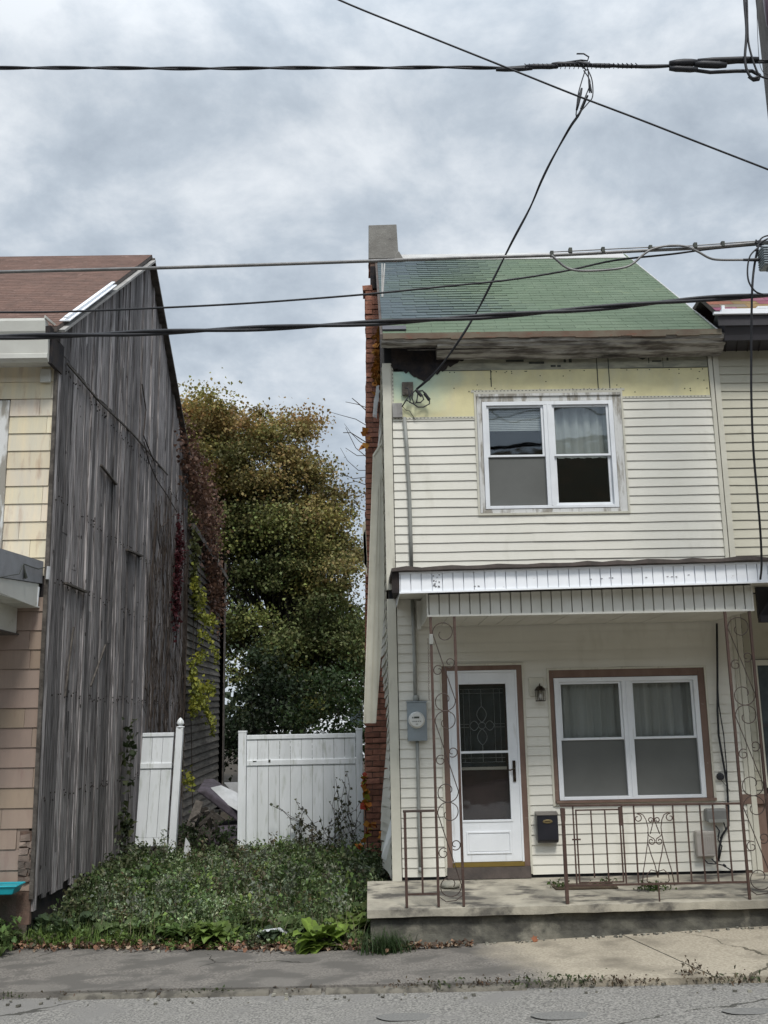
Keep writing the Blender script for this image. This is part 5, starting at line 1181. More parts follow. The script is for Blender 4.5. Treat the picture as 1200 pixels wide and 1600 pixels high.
# ------------------------------------------------------------------ TREE
def tree(name, label, base, ells, nclump, nleaf, colf, lsize, group=None, trunk_r=.28, seed=1):
    rnd = np.random.default_rng(seed); root = thing(name, label, 'tree', base, group)
    cl = []
    while len(cl) < nclump:
        c, r = ells[rnd.integers(len(ells))]
        v = rnd.normal(size=3); v /= np.linalg.norm(v); rad = rnd.uniform(.35, 1.0)**.5
        p = np.array(c)+v*np.array(r)*rad
        if p[2] < base[2]+1.0: continue
        cl.append(p)
    C = []; S = []; K = []
    for p in cl:
        rr = rnd.uniform(.4, 1.05); n = int(nleaf*rr)
        v = rnd.normal(size=(n, 3)); v /= np.linalg.norm(v, axis=1)[:, None]; v *= (rnd.uniform(.02, 1, (n, 1))**.6)*rr*(1+.25*rnd.normal(size=(n, 1))); v[:, 2] *= .6
        C.append(p+v); S.append(rnd.uniform(.6, 1.3, n)*lsize)
        c0 = np.array(colf(p, rnd)); kk = rnd.uniform(.75, 1.25); cc = c0*kk*(1+rnd.uniform(-.16, .16, (n, 1)))*(1+rnd.uniform(-.12, .12, (n, 3))); K.append(cc)
    leafcloud('crown', np.concatenate(C), np.concatenate(S), np.clip(np.concatenate(K), .003, 1), root)
    b = MB(); bx, by, bz = base; zc = np.mean([e_[0][2] for e_ in ells])
    b.tube([(bx, by, bz-.1), (bx+.1, by, bz+1.6), (bx-.1, by+.1, zc*.6+bz), (bx-.3, by, zc+bz)], [trunk_r, trunk_r*.75, trunk_r*.55, trunk_r*.2], 9)
    for p in cl[::3]:
        z0 = rnd.uniform(1.5, max(1.8, min(p[2]-bz, zc)))
        s0 = Vector((bx, by, bz+z0)); e1 = Vector(p); mid = (s0+e1)/2+Vector((rnd.uniform(-.3, .3), rnd.uniform(-.3, .3), -.3))
        b.tube([s0, mid, e1], [trunk_r*.28, trunk_r*.16, trunk_r*.05], 5)
    b.build('trunk', MT['bark'], root)
    return root
def maple(p, r):
    warm = (max(0, min(1, (p[2]-6.6)/4.8))*.75+max(0, (p[0]+2.6)/2.6)*.45*(p[2] > 5.2))*r.uniform(.35, 1.15)
    return np.array((.12, .138, .052))*(1-min(1, warm)*.6) + np.array((.46, .245, .095))*min(1, warm)*(.5 if r.random() < .5 else 1.0) + np.array((.05, .05, .008))*(r.random() < .3)
tree('maple_tree', 'tall dense maple turning orange at its top, standing behind the lot', (-2.3, 20.5, -.2),
     [((-4.7, 20, 9.3), (2.6, 2.6, 2.7)), ((-3.0, 19.8, 8.8), (2.0, 2.2, 2.9)), ((-2.3, 19.6, 7.2), (1.7, 2.2, 2.6)), ((-1.3, 19.3, 5.9), (1.5, 2.2, 2.7)), ((-2.5, 20, 4.0), (2.7, 2.4, 2.4)), ((-1.6, 19.6, 3.2), (2.0, 2.0, 1.6)), ((-5.6, 20, 6.5), (2.4, 2.6, 3.2)), ((-5.3, 20, 9.6), (1.6, 2.2, 2.0))],
     430, 620, maple, .095, seed=5)
dk = lambda p, r: np.array((.018, .028, .012))*(1+r.uniform(-.3, .5))
tree('dark_shrub', 'dark leafy shrub behind the right half of the fence', (-.9, 13.5, -.3), [((-.9, 13.5, 1.6), (1.1, .9, 1.5))], 34, 170, lambda p, r: np.array((.030, .048, .016))*(1+r.uniform(-.3, .5)), .10, None, .05, seed=8)
tree('dark_shrub', 'dark leafy shrub behind the gap in the fence beside the rear clapboards', (-3.0, 15.5, -.3), [((-2.9, 15.5, 1.9), (1.1, .9, 2.0))], 34, 170, dk, .11, None, .05, seed=9)
# distant pale house and its roof glimpsed through the leaves
bh = thing('distant_house', 'pale gabled house far behind the tree', 'house', (-1.5, 42, -.3))
b = MB(); siding(b, -5, 3.4, -.3, 4.6, 42, .2); b.box(-5, 3.4, 42.01, 48, -.3, 4.6); b.build('wall', MT['vinyl'], bh)
b = MB(); b.slab([(-5.3, 41.7, 4.5), (-5.3, 48.3, 4.5), (-5.3, 45, 7)], (9, 0, 0)); b.build('roof', MT['asphaltroofbg'], bh)
for x in (-3.6, -1.2, 1.4):
    b = MB(); frame(b, x, x+.9, 1.2, 2.6, .1, 41.95, 41.99); w_ = b.build('window', MT['vinyl'], bh); b = MB(); b.box(x+.1, x+.8, 41.96, 41.97, 1.3, 2.5); b.build('pane', MT['lglass'], w_)
# treeline far off
C = []; K = []; S = []
for i in range(60):
    c = np.array((rng.uniform(-60, 60), rng.uniform(70, 90), rng.uniform(.5, 4))); n = 60
    C.append(c+rng.normal(size=(n, 3))*(2.6, 2, 1.3)); S.append(rng.uniform(.6, 1.2, n)); K.append(jit((.04, .05, .025), n))
tag(leafcloud('far_treeline', np.concatenate(C), np.concatenate(S), np.concatenate(K)), 'distant low belt of trees beyond the houses', 'treeline', kind='stuff')

# bare twigs reaching out beside the chimney
root = thing('bare_sapling', 'thin leafless sapling branches against the sky left of the chimney', 'sapling', (.25, 9.0, -.2))
b = MB(); b.tube([(.3, 9, -.2), (.28, 9, 3), (.25, 9, 5)], [.05, .035, .02], 6)
for (pts) in ([(580, 735), (560, 735), (543, 720), (532, 700)], [(580, 700), (562, 690), (548, 676), (538, 662)], [(580, 720), (556, 700), (540, 668)], [(578, 668), (556, 655), (530, 648), (510, 642)], [(580, 640), (560, 632), (540, 628)], [(578, 760), (556, 752), (538, 756)], [(578, 775), (560, 768), (545, 776)],
              [(580, 712), (558, 712), (540, 700)], [(575, 745), (552, 748), (534, 740)], [(562, 632), (550, 622)], [(548, 676), (536, 676)], [(578, 800), (560, 794), (548, 786)]):
    P_ = [W(x, y, 9) for x, y in pts]; b.tube([Vector((.27, 9, P_[0].z-.4))]+P_, [.012]+[.010-.0022*i for i in range(len(P_))], 5)
b.build('branches', MT['twig'], root)

# ------------------------------------------------------------------ VINES on the plank wall
def vine_on_wall(name, label, leafpts, col1, col2, stems, size, X=LX, cat='vine'):
    root = thing(name, label, cat, (LX, 7, -.2))
    if len(stems):
        b = MB()
        for st in stems: b.tube(st, .008, 5)
        b.build('stems', MT['twig'], root)
    C = np.array(leafpts); n = len(C); t = rng.random((n, 1)); K = (np.array(col1)*(1-t)+np.array(col2)*t)*(1+rng.uniform(-.25, .25, (n, 1)))
    leafcloud('leaves', C, rng.uniform(.7, 1.3, n)*size, K, root, asp=.42); return root
def along(path, n, sp, X, out=.08):
    pts = []; P_ = [WX(x, y, X) for x, y in path]
    for _ in range(n):
        k = random.randrange(len(P_)-1); t = random.random(); p = P_[k].lerp(P_[k+1], t)
        pts.append((p.x+abs(random.gauss(0, out)), p.y+random.gauss(0, sp[0]), p.z+random.gauss(0, sp[1])))
    return pts
red = along([(285, 700), (300, 760), (318, 830), (330, 900), (338, 950)], 2300, (.45, .35), LX+.05, .09)+along([(300, 745), (322, 790), (330, 840)], 900, (.4, .35), LX+.05, .14)
vine_on_wall('red_creeper', 'dull red brown creeper draped over the rear edge of the plank wall', red, (.075, .038, .028), (.15, .085, .055), [[WX(x, y, LX+.1) for x, y in p] for p in ([(285, 1150), (292, 1000), (288, 850), (285, 720)], [(300, 1100), (310, 950), (318, 820)])], .085)
crim = along([(277, 838), (279, 860), (276, 890), (272, 930), (272, 965)], 1100, (.14, .22), LX+.04, .04)
vine_on_wall('crimson_creeper', 'crimson strip of creeper hanging on the grey planks', crim, (.085, .016, .022), (.055, .02, .02), [], .06)
yel = []
for path, n, s_ in ((p_, int(n_*1.9), s__) for p_, n_, s__ in (([(300, 905), (303, 925), (306, 950)], 70, .12), ([(308, 962), (322, 968), (334, 975)], 75, .07), ([(306, 990), (320, 994), (330, 1012), (338, 1035)], 60, .07), ([(296, 1035), (298, 1055), (300, 1065)], 60, .09), ([(304, 1028), (318, 1024)], 35, .07), ([(300, 1072), (318, 1078), (334, 1077)], 90, .08), ([(302, 1085), (312, 1095), (322, 1115), (330, 1138)], 110, .09), ([(297, 1090), (300, 1112)], 70, .10), ([(312, 920), (315, 935), (312, 950)], 40, .07), ([(285, 1215), (300, 1225)], 25, .1))):
    yel += along(path, n, (s_*1.5, s_), LX+.15, .05)
vine_on_wall('yellow_vine', 'trailing vine with bright yellow green leaves beside the plank wall', yel, (.28, .27, .04), (.17, .20, .035), [[WX(x, y, LX+.12) for x, y in p] for p in ([(302, 1300), (300, 1200), (298, 1100), (302, 1000), (304, 900), (300, 830)], [(300, 1070), (320, 1078), (334, 1077)], [(302, 960), (320, 968), (334, 975)], [(305, 1085), (320, 1110), (330, 1138)])], .085)
grn = along([(300, 830), (302, 900), (300, 940)], 260, (.15, .2), LX+.1, .06)
vine_on_wall('green_vine', 'dull green vine above the yellow leaves at the plank wall edge', grn, (.05, .06, .02), (.09, .09, .03), [], .10)
root = thing('dead_vine', 'mesh of dead brown vine stems clinging to the rear planks', 'vine', (LX, 6, -.2))
b = MB()
for i in range(150):
    y0 = random.uniform(5.0, 8.4); z0 = random.uniform(-.2, 4.5); p = Vector((LX+.03, y0, z0)); pts = [p.copy()]
    for k in range(random.randint(5, 12)):
        p = p+Vector((random.uniform(-.01, .012), random.gauss(0, .10), random.uniform(.10, .38))); p.x = max(LX+.022, min(LX+.08, p.x)); p.y = min(p.y, 8.4)
        if p.z > wallz(p.y)-.2 or p.z > 6.6-.45*(8-p.y): break
        pts.append(p.copy())
    if len(pts) > 2: b.tube(pts, [.007*(1-.06*j) for j in range(len(pts))], 4)
for path in ([(225, 690), (232, 720), (245, 750), (262, 775), (276, 800), (262, 815), (250, 825)], [(222, 600), (228, 640), (224, 680), (240, 720)], [(246, 810), (240, 860), (236, 920), (235, 1000)]):
    b.tube([WX(x, y, LX+.04) for x, y in path], .010, 5)
b.build('stems', MT['twig'], root)
# climbing leaves by the plank wall foot and on the chimney
iv = along([(196, 1310), (190, 1290), (196, 1180), (198, 1130)], 130, (.15, .15), LX+.05, .05)
vine_on_wall('ivy', 'dark ivy climbing the planks beside the leaning fence section', iv, (.03, .045, .02), (.06, .07, .03), [], .10)
root = thing('autumn_creeper', 'orange autumn creeper on the chimney bricks below the eave', 'vine', (.1, 2.7, 5))
C = []
for (px, py, n, s_) in ((592, 530, 12, .10), (590, 548, 18, .12), (588, 572, 20, .13), (590, 590, 14, .1), (585, 600, 8, .1), (571, 688, 7, .06)):
    for _ in range(n): p = W(px+random.gauss(0, 3), py+random.gauss(0, 8), 2.72); C.append((p.x, p.y-random.uniform(0, .08), p.z))
C = np.array(C); leafcloud('leaves', C, rng.uniform(.09, .15, len(C)), jit((.36, .15, .03), len(C), .4), root, MT['leafdry'])
b = MB(); b.tube([W(592, 520, 2.74), W(590, 560, 2.76), W(588, 610, 2.76), W(594, 660, 2.76)], .008, 5); b.build('stem', MT['twig'], root)
root = thing('autumn_creeper', 'orange and red creeper low down beside the foot of the brick chimney', 'vine', (0, 2.7, .3))
C = []
for (px, py, n) in ((570, 1218, 10), (571, 1240, 12), (572, 1262, 8), (574, 1300, 8), (580, 1290, 5), (603, 1275, 8), (561, 1322, 6), (596, 1310, 4)):
    for _ in range(n): p = W(px+random.gauss(0, 2), py+random.gauss(0, 5), 2.5); C.append((p.x, p.y-random.uniform(0, .08), p.z))
C = np.array(C); K = jit((.42, .17, .03), len(C), .3); K[::4] = (.35, .05, .03); K[1::5] = (.30, .30, .04); leafcloud('leaves', C, rng.uniform(.07, .12, len(C)), K, root, MT['leafdry'])
b = MB(); b.tube([W(575, 1330, 2.5), W(571, 1270, 2.5), W(570, 1210, 2.5)], .007, 5); b.build('stem', MT['twig'], root)
b = MB()
for i in range(14): b.tube([W(591+random.uniform(-2, 2), 600+random.uniform(0, 15), 1.0), W(588+random.uniform(-3, 3), 625, 1.0), W(586+random.uniform(-4, 3), 650+random.uniform(-8, 6), .98)], [.014, .012, .004], 4)
tag(b.build('shredded_wrap', MT['whitejunk']), 'shred of torn white house wrap hanging beside the corner trim', 'rag')

# ------------------------------------------------------------------ WEEDS
def gnd(x, y): return gz(x, min(y, 30))
C = []; S = []; K = []
def clump(x, y, h, r, n, size, col, flat=.6):
    z0 = gnd(x, y); v = rng.normal(size=(n, 3)); v /= np.linalg.norm(v, axis=1)[:, None]; v *= rng.uniform(.2, 1, (n, 1))**.5
    c = np.array((x, y, z0+h*.5))+v*np.array((r, r, h*.5)); C.append(c); S.append(rng.uniform(.6, 1.3, n)*size); K.append(jit(col, n, .35))
kinds = [((.10, .135, .060), .055, .30), ((.20, .23, .15), .045, .25), ((.065, .095, .040), .085, .25), ((.30, .33, .24), .032, .2), ((.14, .19, .06), .065, .2), ((.12, .09, .055), .05, .12)]
for i in range(1500):
    y = weedY(-1)+.15+rng.random()**1.25*5.2; x = rng.uniform(LX+.08, .12)
    if y < weedY(x)+.16: continue
    if x > -.1 and -1.3 < y < .1: continue
    n_ = math.sin(x*2.3+y*1.1)+math.sin(y*2.9-x)
    k = kinds[int(rng.choice(6, p=(.28, .2, .2, .12, .12, .08)))]
    hh = (.09+.22*rng.random()**2.5+.09*n_*(1 if y < 3 else .4)+(.16 if rng.random() < .06 else 0))*(1.0 if y > weedY(x)+.5 else .6)
    clump(x, y, max(.08, hh), rng.uniform(.10, .22), int(2.6/k[1]), k[1], tuple(np.array(k[0])*np.array((1.12, 1.22, 1.0))*(1.12+.34*math.sin(x*4.1+1)*math.sin(y*3.3))))
for i in range(220):   # taller growth against the plank wall, the fence and the house corner
    t = rng.random(); hm = 1.0
    if t < .4: x, y = LX+rng.uniform(.08, .35), rng.uniform(.4, 4.3)
    elif t < .6: x, y = rng.uniform(-3.4, -.2), rng.uniform(3.8, 4.3); hm = .6
    else: x, y = rng.uniform(-.35, .14), rng.uniform(.15, 3.0)
    clump(x, y, rng.uniform(.25, .50)*hm, rng.uniform(.08, .15), 34, .06, (.065, .09, .036) if rng.random() < .7 else (.14, .15, .08))
for i in range(60): clump(rng.uniform(-3.2, 0), rng.uniform(4.6, 8), rng.uniform(.2, .6), .25, 40, .07, (.03, .045, .018))
for i in range(95):   # the ragged front edge spilling on to the paving
    x = rng.uniform(-4.3, .1); clump(x, weedY(x)+.06+rng.normal()*.05, rng.uniform(.05, .16), rng.uniform(.05, .13), 30, .05, (.13, .19, .05) if rng.random() < .6 else (.09, .10, .05))
for i in range(60): clump(rng.uniform(-4.6, -3.65), rng.uniform(-.55, -.02), rng.uniform(.2, .34), .13, 40, .07, (.10, .15, .05))
tag(leafcloud('weeds', np.concatenate(C), np.concatenate(S), np.concatenate(K), asp=.30), 'tangle of dull green weeds filling the empty lot', 'weeds', kind='stuff')
C = []; S = []; K = []; b = MB()
for i in range(330):
    y = weedY(-1)+.35+rng.random()*4.6; x = rng.uniform(LX+.12, .0)
    if y < weedY(x)+.3 or (x > -.15 and y < .2): continue
    h_ = rng.uniform(.18, .42)*(1 if rng.random() < .85 else 1.4); z0 = gnd(x, y); lx, ly = rng.normal()*.08, rng.normal()*.06
    b.tube([(x, y, z0), (x+lx*.4, y+ly*.4, z0+h_*.55), (x+lx, y+ly, z0+h_)], [.004, .003, .0015], 4, (.9, 1.0, .7))
    n = int(h_*90); t = rng.uniform(.25, 1.05, n); pal = ((.17, .20, .13), (.10, .14, .055), (.24, .26, .19), (.15, .13, .08))[int(rng.choice(4, p=(.4, .3, .18, .12)))]
    C.append(np.stack([x+lx*t+rng.normal(size=n)*.035, y+ly*t+rng.normal(size=n)*.03, z0+h_*t+rng.normal(size=n)*.012], 1)); S.append(rng.uniform(.025, .065, n)); K.append(jit(pal, n, .3))
wr = thing('tall_weeds', 'taller grey green weed stems standing unevenly above the rest of the lot', 'weeds', (-1.7, 1.5, -.4)); wr['kind'] = 'stuff'
b.build('stems', MT['twig'], wr); leafcloud('leaves', np.concatenate(C), np.concatenate(S), np.concatenate(K), wr, asp=.28)
# stalks and grass blades
b = MB()
def blade(mb, x, y, z, h, lean, w_=.006, col=(1, 1, 1), n=4):
    a = random.uniform(0, 6.28); d_ = Vector((math.cos(a), math.sin(a), 0)); s_ = Vector((-d_.y, d_.x, 0)); vs = []
    for i in range(n+1):
        t = i/n; p = Vector((x, y, z))+d_*lean*t*t+Vector((0, 0, h*(t-.35*t*t*min(1.6, lean/h)))); ww = w_*(1-t)
        vs += [p-s_*ww, p+s_*ww]
    mb.add(vs, [(2*i, 2*i+1, 2*i+3, 2*i+2) for i in range(n)], col)
for i in range(2600):
    x = random.uniform(LX+.1, .1); y = weedY(x)+.1+random.random()**1.6*4.6
    if x > -.1 and y < .1: continue
    k = random.uniform(.5, 1.3); blade(b, x, y, gnd(x, y), random.uniform(.12, .40), random.uniform(.03, .18), .0045, (.11*k, .15*k, .055*k) if random.random() < .7 else (.26*k, .23*k, .14*k))
for i in range(1500):      # the lush left front patch
    x = random.uniform(-4.4, -2.3); y = weedY(x)+random.uniform(-.06, .35); k = random.uniform(.6, 1.3)
    blade(b, x, y, gnd(x, y), random.uniform(.08, .22), random.uniform(.03, .14), .006, (.13*k, .20*k, .045*k))
tag(b.build('grass_blades', MT['leaf']), 'grass and thin stalks growing up through the lot weeds', 'grass', kind='stuff')
# climbing stems in front of the fence
root = thing('bramble', 'wiry bramble stems with small leaves in front of the white fence panel', 'bramble', (-.9, 4.2, -.2))
b = MB(); C = []
for i in range(34):
    x = random.uniform(-1.25, -.15); p = Vector((x, 4.22+random.uniform(-.2, .1), -.2)); pts = [p.copy()]; dx = random.uniform(-.10, .08)
    for k in range(random.randint(4, 8)):
        p = p+Vector((dx+random.gauss(0, .04), random.gauss(0, .02), random.uniform(.04, .12)*(1.5 if x > -.5 else 1))); pts.append(p.copy())
        for _ in range(random.randint(1, 3)): C.append((p.x+random.gauss(0, .02), p.y-.02, p.z+random.gauss(0, .02)))
    b.tube(pts, .0045, 4)
b.build('stems', MT['twig'], root); C = np.array(C); leafcloud('leaves', C, rng.uniform(.03, .07, len(C)), jit((.07, .075, .04), len(C), .5), root)

# broad-leaved plants along the front
def broadleaf(mb, base, ang, L_, w_, rise, droop, col):
    d_ = Vector((math.cos(ang), math.sin(ang), 0)); s_ = Vector((-d_.y, d_.x, 0)); n = 7; vs = []
    for i in range(n+1):
        t = i/n; p = Vector(base)+d_*L_*t*(1-.1*t)+Vector((0, 0, rise*t-droop*t*t))
        ww = w_*math.sin(math.pi*min(1, .06+.94*t)**.75)*(1+.10*math.sin(t*17+ang)) if t > .12 else w_*.08
        e1 = .25*ww
        vs += [p-s_*ww+Vector((0, 0, e1+.01*math.sin(t*19))), p-s_*ww*.5+Vector((0, 0, e1*.2)), p, p+s_*ww*.5+Vector((0, 0, e1*.2)), p+s_*ww+Vector((0, 0, e1+.01*math.sin(t*21+1)))]
    fs = [(i*5+a, i*5+a+1, (i+1)*5+a+1, (i+1)*5+a) for i in range(n) for a in range(4)]
    k0 = len(mb.v); mb.add(vs, fs, col)
    for i in range(n+1): mb.c[k0+i*5+2] = tuple(min(1, c*1.5) for c in col)
plants = [(-1.55, -.62, .24, 13, (.13, .19, .045), 'yellow green broad leaved dock plant on the asphalt edge, the one spilling over the pavement'), (-.50, -1.02, .25, 12, (.15, .22, .04), 'bright green broad leaved plant beside the left end of the porch slab'),
          (-1.28, -.30, .22, 10, (.14, .18, .06), 'upright pale green dock plant just behind the one spilling over the pavement'), (-1.95, -.45, .20, 9, (.08, .13, .035), 'mid green broad leaved plant left of the two pale docks'),
          (-2.3, -.25, .17, 8, (.10, .14, .04), 'small crinkled green plant near the middle of the weedy edge'), (-3.55, .32, .26, 9, (.055, .085, .040), 'large grey green burdock leaves at the foot of the plank wall corner'),
          (-3.2, .05, .22, 8, (.05, .08, .03), 'dark broad burdock plant in front of the plank wall'), (-3.95, -.02, .24, 12, (.10, .16, .03), 'bright leafy weed at the far left front corner'), (-.22, -.55, .22, 9, (.12, .17, .04), 'leafy plant leaning on the side of the porch slab'),
          (-.05, -.05, .20, 10, (.13, .17, .05), 'pale weed growing up against the house corner above the slab'), (-1.0, -.75, .13, 7, (.04, .06, .03), 'dark low plant between the two bright plants at the edge'), (-2.75, .9, .2, 8, (.05, .08, .035), 'dark broad plant in the middle of the weedy lot'),
          (-1.75, -.52, .17, 10, (.13, .18, .05), 'small pale green plant touching the left side of the spilling dock'), (-2.6, -.12, .2, 10, (.09, .13, .045), 'crinkled mid green plant on the left third of the weedy edge'),
          (-.75, -.55, .19, 9, (.09, .13, .045), 'green plant standing behind the white litter'), (-3.0, .25, .24, 9, (.06, .09, .045), 'grey green leafy plant between plank wall and pavement')]
for (x, y, L_, n, col, lab) in plants:
    L_ *= 1.0; n = int(n*1.9); col = tuple(c*.95 for c in col)
    root = thing('dock_plant', lab, 'plant', (x, y, gnd(x, y)), 'broad leaved plants along the lot edge'); b = MB()
    for i in range(n*2):
        k = random.uniform(.65, 1.25); inner = i % 2
        broadleaf(b, (x+random.gauss(0, .07), y+random.gauss(0, .06), gnd(x, y)+.02+inner*.06), random.uniform(0, 6.28), L_*random.uniform(.6, 1.1), L_*random.uniform(.30, .42), L_*(1.1 if inner else .6)*random.uniform(.6, 1.1), L_*random.uniform(.5, 1.0), tuple(c*k for c in col))
    b.build('leaves', MT['leaf'], root, smooth=True)
root = thing('grass_tuft', 'fountain of long dark grass blades at the left end of the porch base', 'grass tuft', (.12, -1.32, sz(.1))); b = MB()
for i in range(330):
    k = random.uniform(.6, 1.2); blade(b, .10+random.gauss(0, .11), -1.33+random.gauss(0, .05), sz(.1), random.uniform(.14, .30), random.uniform(.08, .30), .0045, (.05*k, .085*k, .03*k), 5)
b.build('blades', MT['leaf'], root)
# kerb weeds, debris, leaves
C = []; S = []; K = []
for (px, n, h_) in [(700, 60, .05), (660, 50, .05), (745, 40, .04), (770, 60, .06), (810, 60, .05), (850, 70, .07), (875, 60, .06), (905, 50, .06), (930, 50, .06), (955, 40, .05), (640, 30, .03), (1055, 110, .11), (1075, 50, .05), (1100, 40, .05), (1130, 40, .05), (340, 30, .03), (370, 40, .03), (250, 30, .03), (140, 30, .03), (35, 30, .03), (480, 20, .03), (1150, 30, .04), (990, 40, .04)]:
    x = (px-600)/1579*8.6; y = curbY(x)-.02
    if px == 1055: y += .12
    v = rng.normal(size=(n, 3))*np.array((.10 if px != 1055 else .05, .03, h_*.45)); C.append(np.array((x, y, sz(x)-.03+h_*.5))+v); S.append(rng.uniform(.015, .05, n)); K.append(jit((.055, .07, .028) if rng.random() < .6 else (.09, .065, .04), n, .4))
tag(leafcloud('kerb_weeds', np.concatenate(C), np.concatenate(S), np.concatenate(K), asp=.2), 'small weeds and dead stalks along the broken kerb', 'weeds', kind='stuff')
C = []; K = []
for i in range(1900):
    x = random.uniform(-4.2, .25) if i < 1750 else random.uniform(.2, .9); y = weedY(x)+random.gauss(-.03, .07+.03*math.sin(x*5)) if i < 1750 else FY-.06-abs(random.gauss(0, .03))
    C.append((x, y, (gnd(x, y) if x < .15 else sz(x))+.014+abs(random.gauss(0, .022)))); K.append(random.choice(((.20, .10, .06), (.27, .16, .10), (.12, .07, .045), (.36, .27, .19), (.08, .055, .04))))
tag(leafcloud('fallen_leaves', C, rng.uniform(.02, .06, len(C)), np.array(K), m_=MT['leafdry'], up=1.5), 'brown fallen leaves along the asphalt edge', 'leaves', kind='stuff')
b = MB()
for i in range(210):
    x = random.uniform(-4, 4); t = random.random()
    if t < .45: x = random.uniform(.3, 4); y = FY-.04-abs(random.gauss(0, .03)); z = sz(x)
    elif t < .8: y = curbY(x)-random.uniform(.02, .3); z = sz(x)-.045
    else: y = weedY(x)+random.gauss(-.05, .08); z = gnd(x, y)
    s_ = random.uniform(.004, .014); b.box(x-s_, x+s_, y-s_, y+s_, z, z+s_*1.2, g(random.choice((.35, .5, .9)), .2), s_*.4)
tag(b.build('loose_gravel', MT['stone']), 'bits of gravel and litter along kerb and porch base', 'gravel', kind='stuff')
o = MB(); c = W(835, 1456, -1.28); o.add([(c.x-.012, -1.275, sz(c.x)+.0), (c.x+.018, -1.28, sz(c.x)+.004), (c.x+.034, -1.27, sz(c.x)+.018), (c.x+.020, -1.268, sz(c.x)+.030), (c.x+.026, -1.262, sz(c.x)+.052), (c.x+.006, -1.26, sz(c.x)+.042), (c.x-.008, -1.255, sz(c.x)+.060), (c.x-.016, -1.262, sz(c.x)+.036), (c.x-.034, -1.262, sz(c.x)+.038), (c.x-.022, -1.27, sz(c.x)+.018)], [tuple(range(10))], (.26, .10, .05)); tag(o.build('maple_leaf', MT['leafdry']), 'single orange leaf propped against the porch base', 'leaf')
o = MB(); c = W(760, 1290, .5)
for (px, py, lab) in ((440, 1445, 'crumpled white litter half buried at the weed edge'), ):
    x = -1.02; y = -.72; b = MB(); b.tube([(x-.13, y, gnd(x, y)+.06), (x-.05, y+.02, gnd(x, y)+.10), (x+.10, y+.03, gnd(x, y)+.11), (x+.2, y+.02, gnd(x, y)+.08)], [.01, .035, .04, .015], 7); tag(b.build('litter', MT['whitejunk']), lab, 'litter')
C = []; 
for (px, x, y, n) in ((0, 1.86, -.52, 60), (0, 2.35, -.45, 60), (0, 2.75, -.72, 170)):
    v = rng.normal(size=(n, 3))*np.array((.07, .05, .02)); C.append(np.array((x, y, -.02))+v*(1, 1, 1)+np.array((0, 0, .02)))
C = np.concatenate(C); C[:, 2] = np.maximum(C[:, 2], -.03); tag(leafcloud('porch_moss', C, rng.uniform(.02, .045, len(C)), jit((.05, .08, .02), len(C), .4), asp=.3), 'tufts of moss and weed growing on the porch floor', 'moss', kind='stuff')

# ------------------------------------------------------------------ POLE AND CABLES
WY = -2.4
def sag(path, Y, n=6):
    """smooth polyline through surveyed points"""
    P_ = [W(x, y, Y) if not isinstance(Y, (list, tuple)) else W(x, y, Y[i]) for i, (x, y) in enumerate(path)]
    out_ = []
    for i in range(len(P_)-1):
        p0, p1, p2, p3 = P_[max(0, i-1)], P_[i], P_[i+1], P_[min(len(P_)-1, i+2)]
        for k in range(n):
            t = k/n; out_.append(.5*((2*p1)+(p2-p0)*t+(2*p0-5*p1+4*p2-p3)*t*t+(3*p1-p0-3*p2+p3)*t**3))
    out_.append(P_[-1]); return out_
def cable(name, label, path, Y, r, m_, twist=0, n=6, group='overhead cables across the street front'):
    root = thing(name, label, 'cable', W(path[0][0], path[0][1], Y if not isinstance(Y, (list, tuple)) else Y[0]), group)
    pts = sag(path, Y, n); 
    if twist:
        for s_ in (0, 1):
            b = MB(); L_ = 0; q = []
            fine = []
            for i in range(len(pts)-1):
                for k in range(4): fine.append(pts[i].lerp(pts[i+1], k/4))
            fine.append(pts[-1])
            for i, p in enumerate(fine):
                if i: L_ += (fine[i]-fine[i-1]).length
                a = L_*twist+s_*math.pi; q.append(p+Vector((0, math.cos(a), math.sin(a)))*r*.62)
            b.tube(q, r*.75, 6); b.build('strand', m_, root, smooth=True)
    else:
        b = MB(); b.tube(pts, r, 8); b.build('strand', m_, root, smooth=True)
    return root
cA = cable('overhead_cable', 'twisted black cable running level across the upper sky to the lumpy splice', [(-60, 105), (0, 106), (150, 106), (300, 107), (450, 106), (600, 106), (700, 105), (790, 106), (900, 102), (1010, 104), (1100, 100), (1260, 93)], WY, .0145, MT['cable'], 5.5)
b = MB()
def lump(x0, y0, x1, y1, r): b.tube([W(x0, y0, WY-.02), W((x0*3+x1)/4, (y0*3+y1)/4, WY-.02), W((x0+x1)/2, (y0+y1)/2, WY-.02), W((x0+x1*3)/4, (y0+y1*3)/4, WY-.02), W(x1, y1, WY-.02)], [r*.7, r, r*random.uniform(.85, 1.1), r, r*.7], 8)
for q in ((775, 109, 832, 107, .022), (822, 104, 872, 104, .026), (862, 101, 902, 100, .026), (900, 98, 925, 102, .024), (920, 102, 960, 103, .022), (955, 103, 1000, 104, .018), (1000, 104, 1048, 103, .016), (1046, 99, 1090, 97, .034), (1046, 107, 1090, 109, .030), (1085, 100, 1135, 102, .036), (1090, 95, 1185, 92, .028)): lump(*q)
b.tube([W(1080, 109, WY), W(1110, 113, WY), W(1150, 111, WY), W(1175, 111, WY), (W(1187, 118, WY)), W(1185, 124, WY), W(1178, 125, WY), W(1170, 119, WY)], .018, 7)
for i in range(26):
    t = i/26; p = W(820+t*180, 104-t*1, WY-.03); b.tube([p+Vector((0, 0, .03)), p+Vector((.01, -.02, 0)), p+Vector((0, 0, -.03))], .005, 4)
b.build('splice_sleeve', MT['cable'], cA, smooth=True)
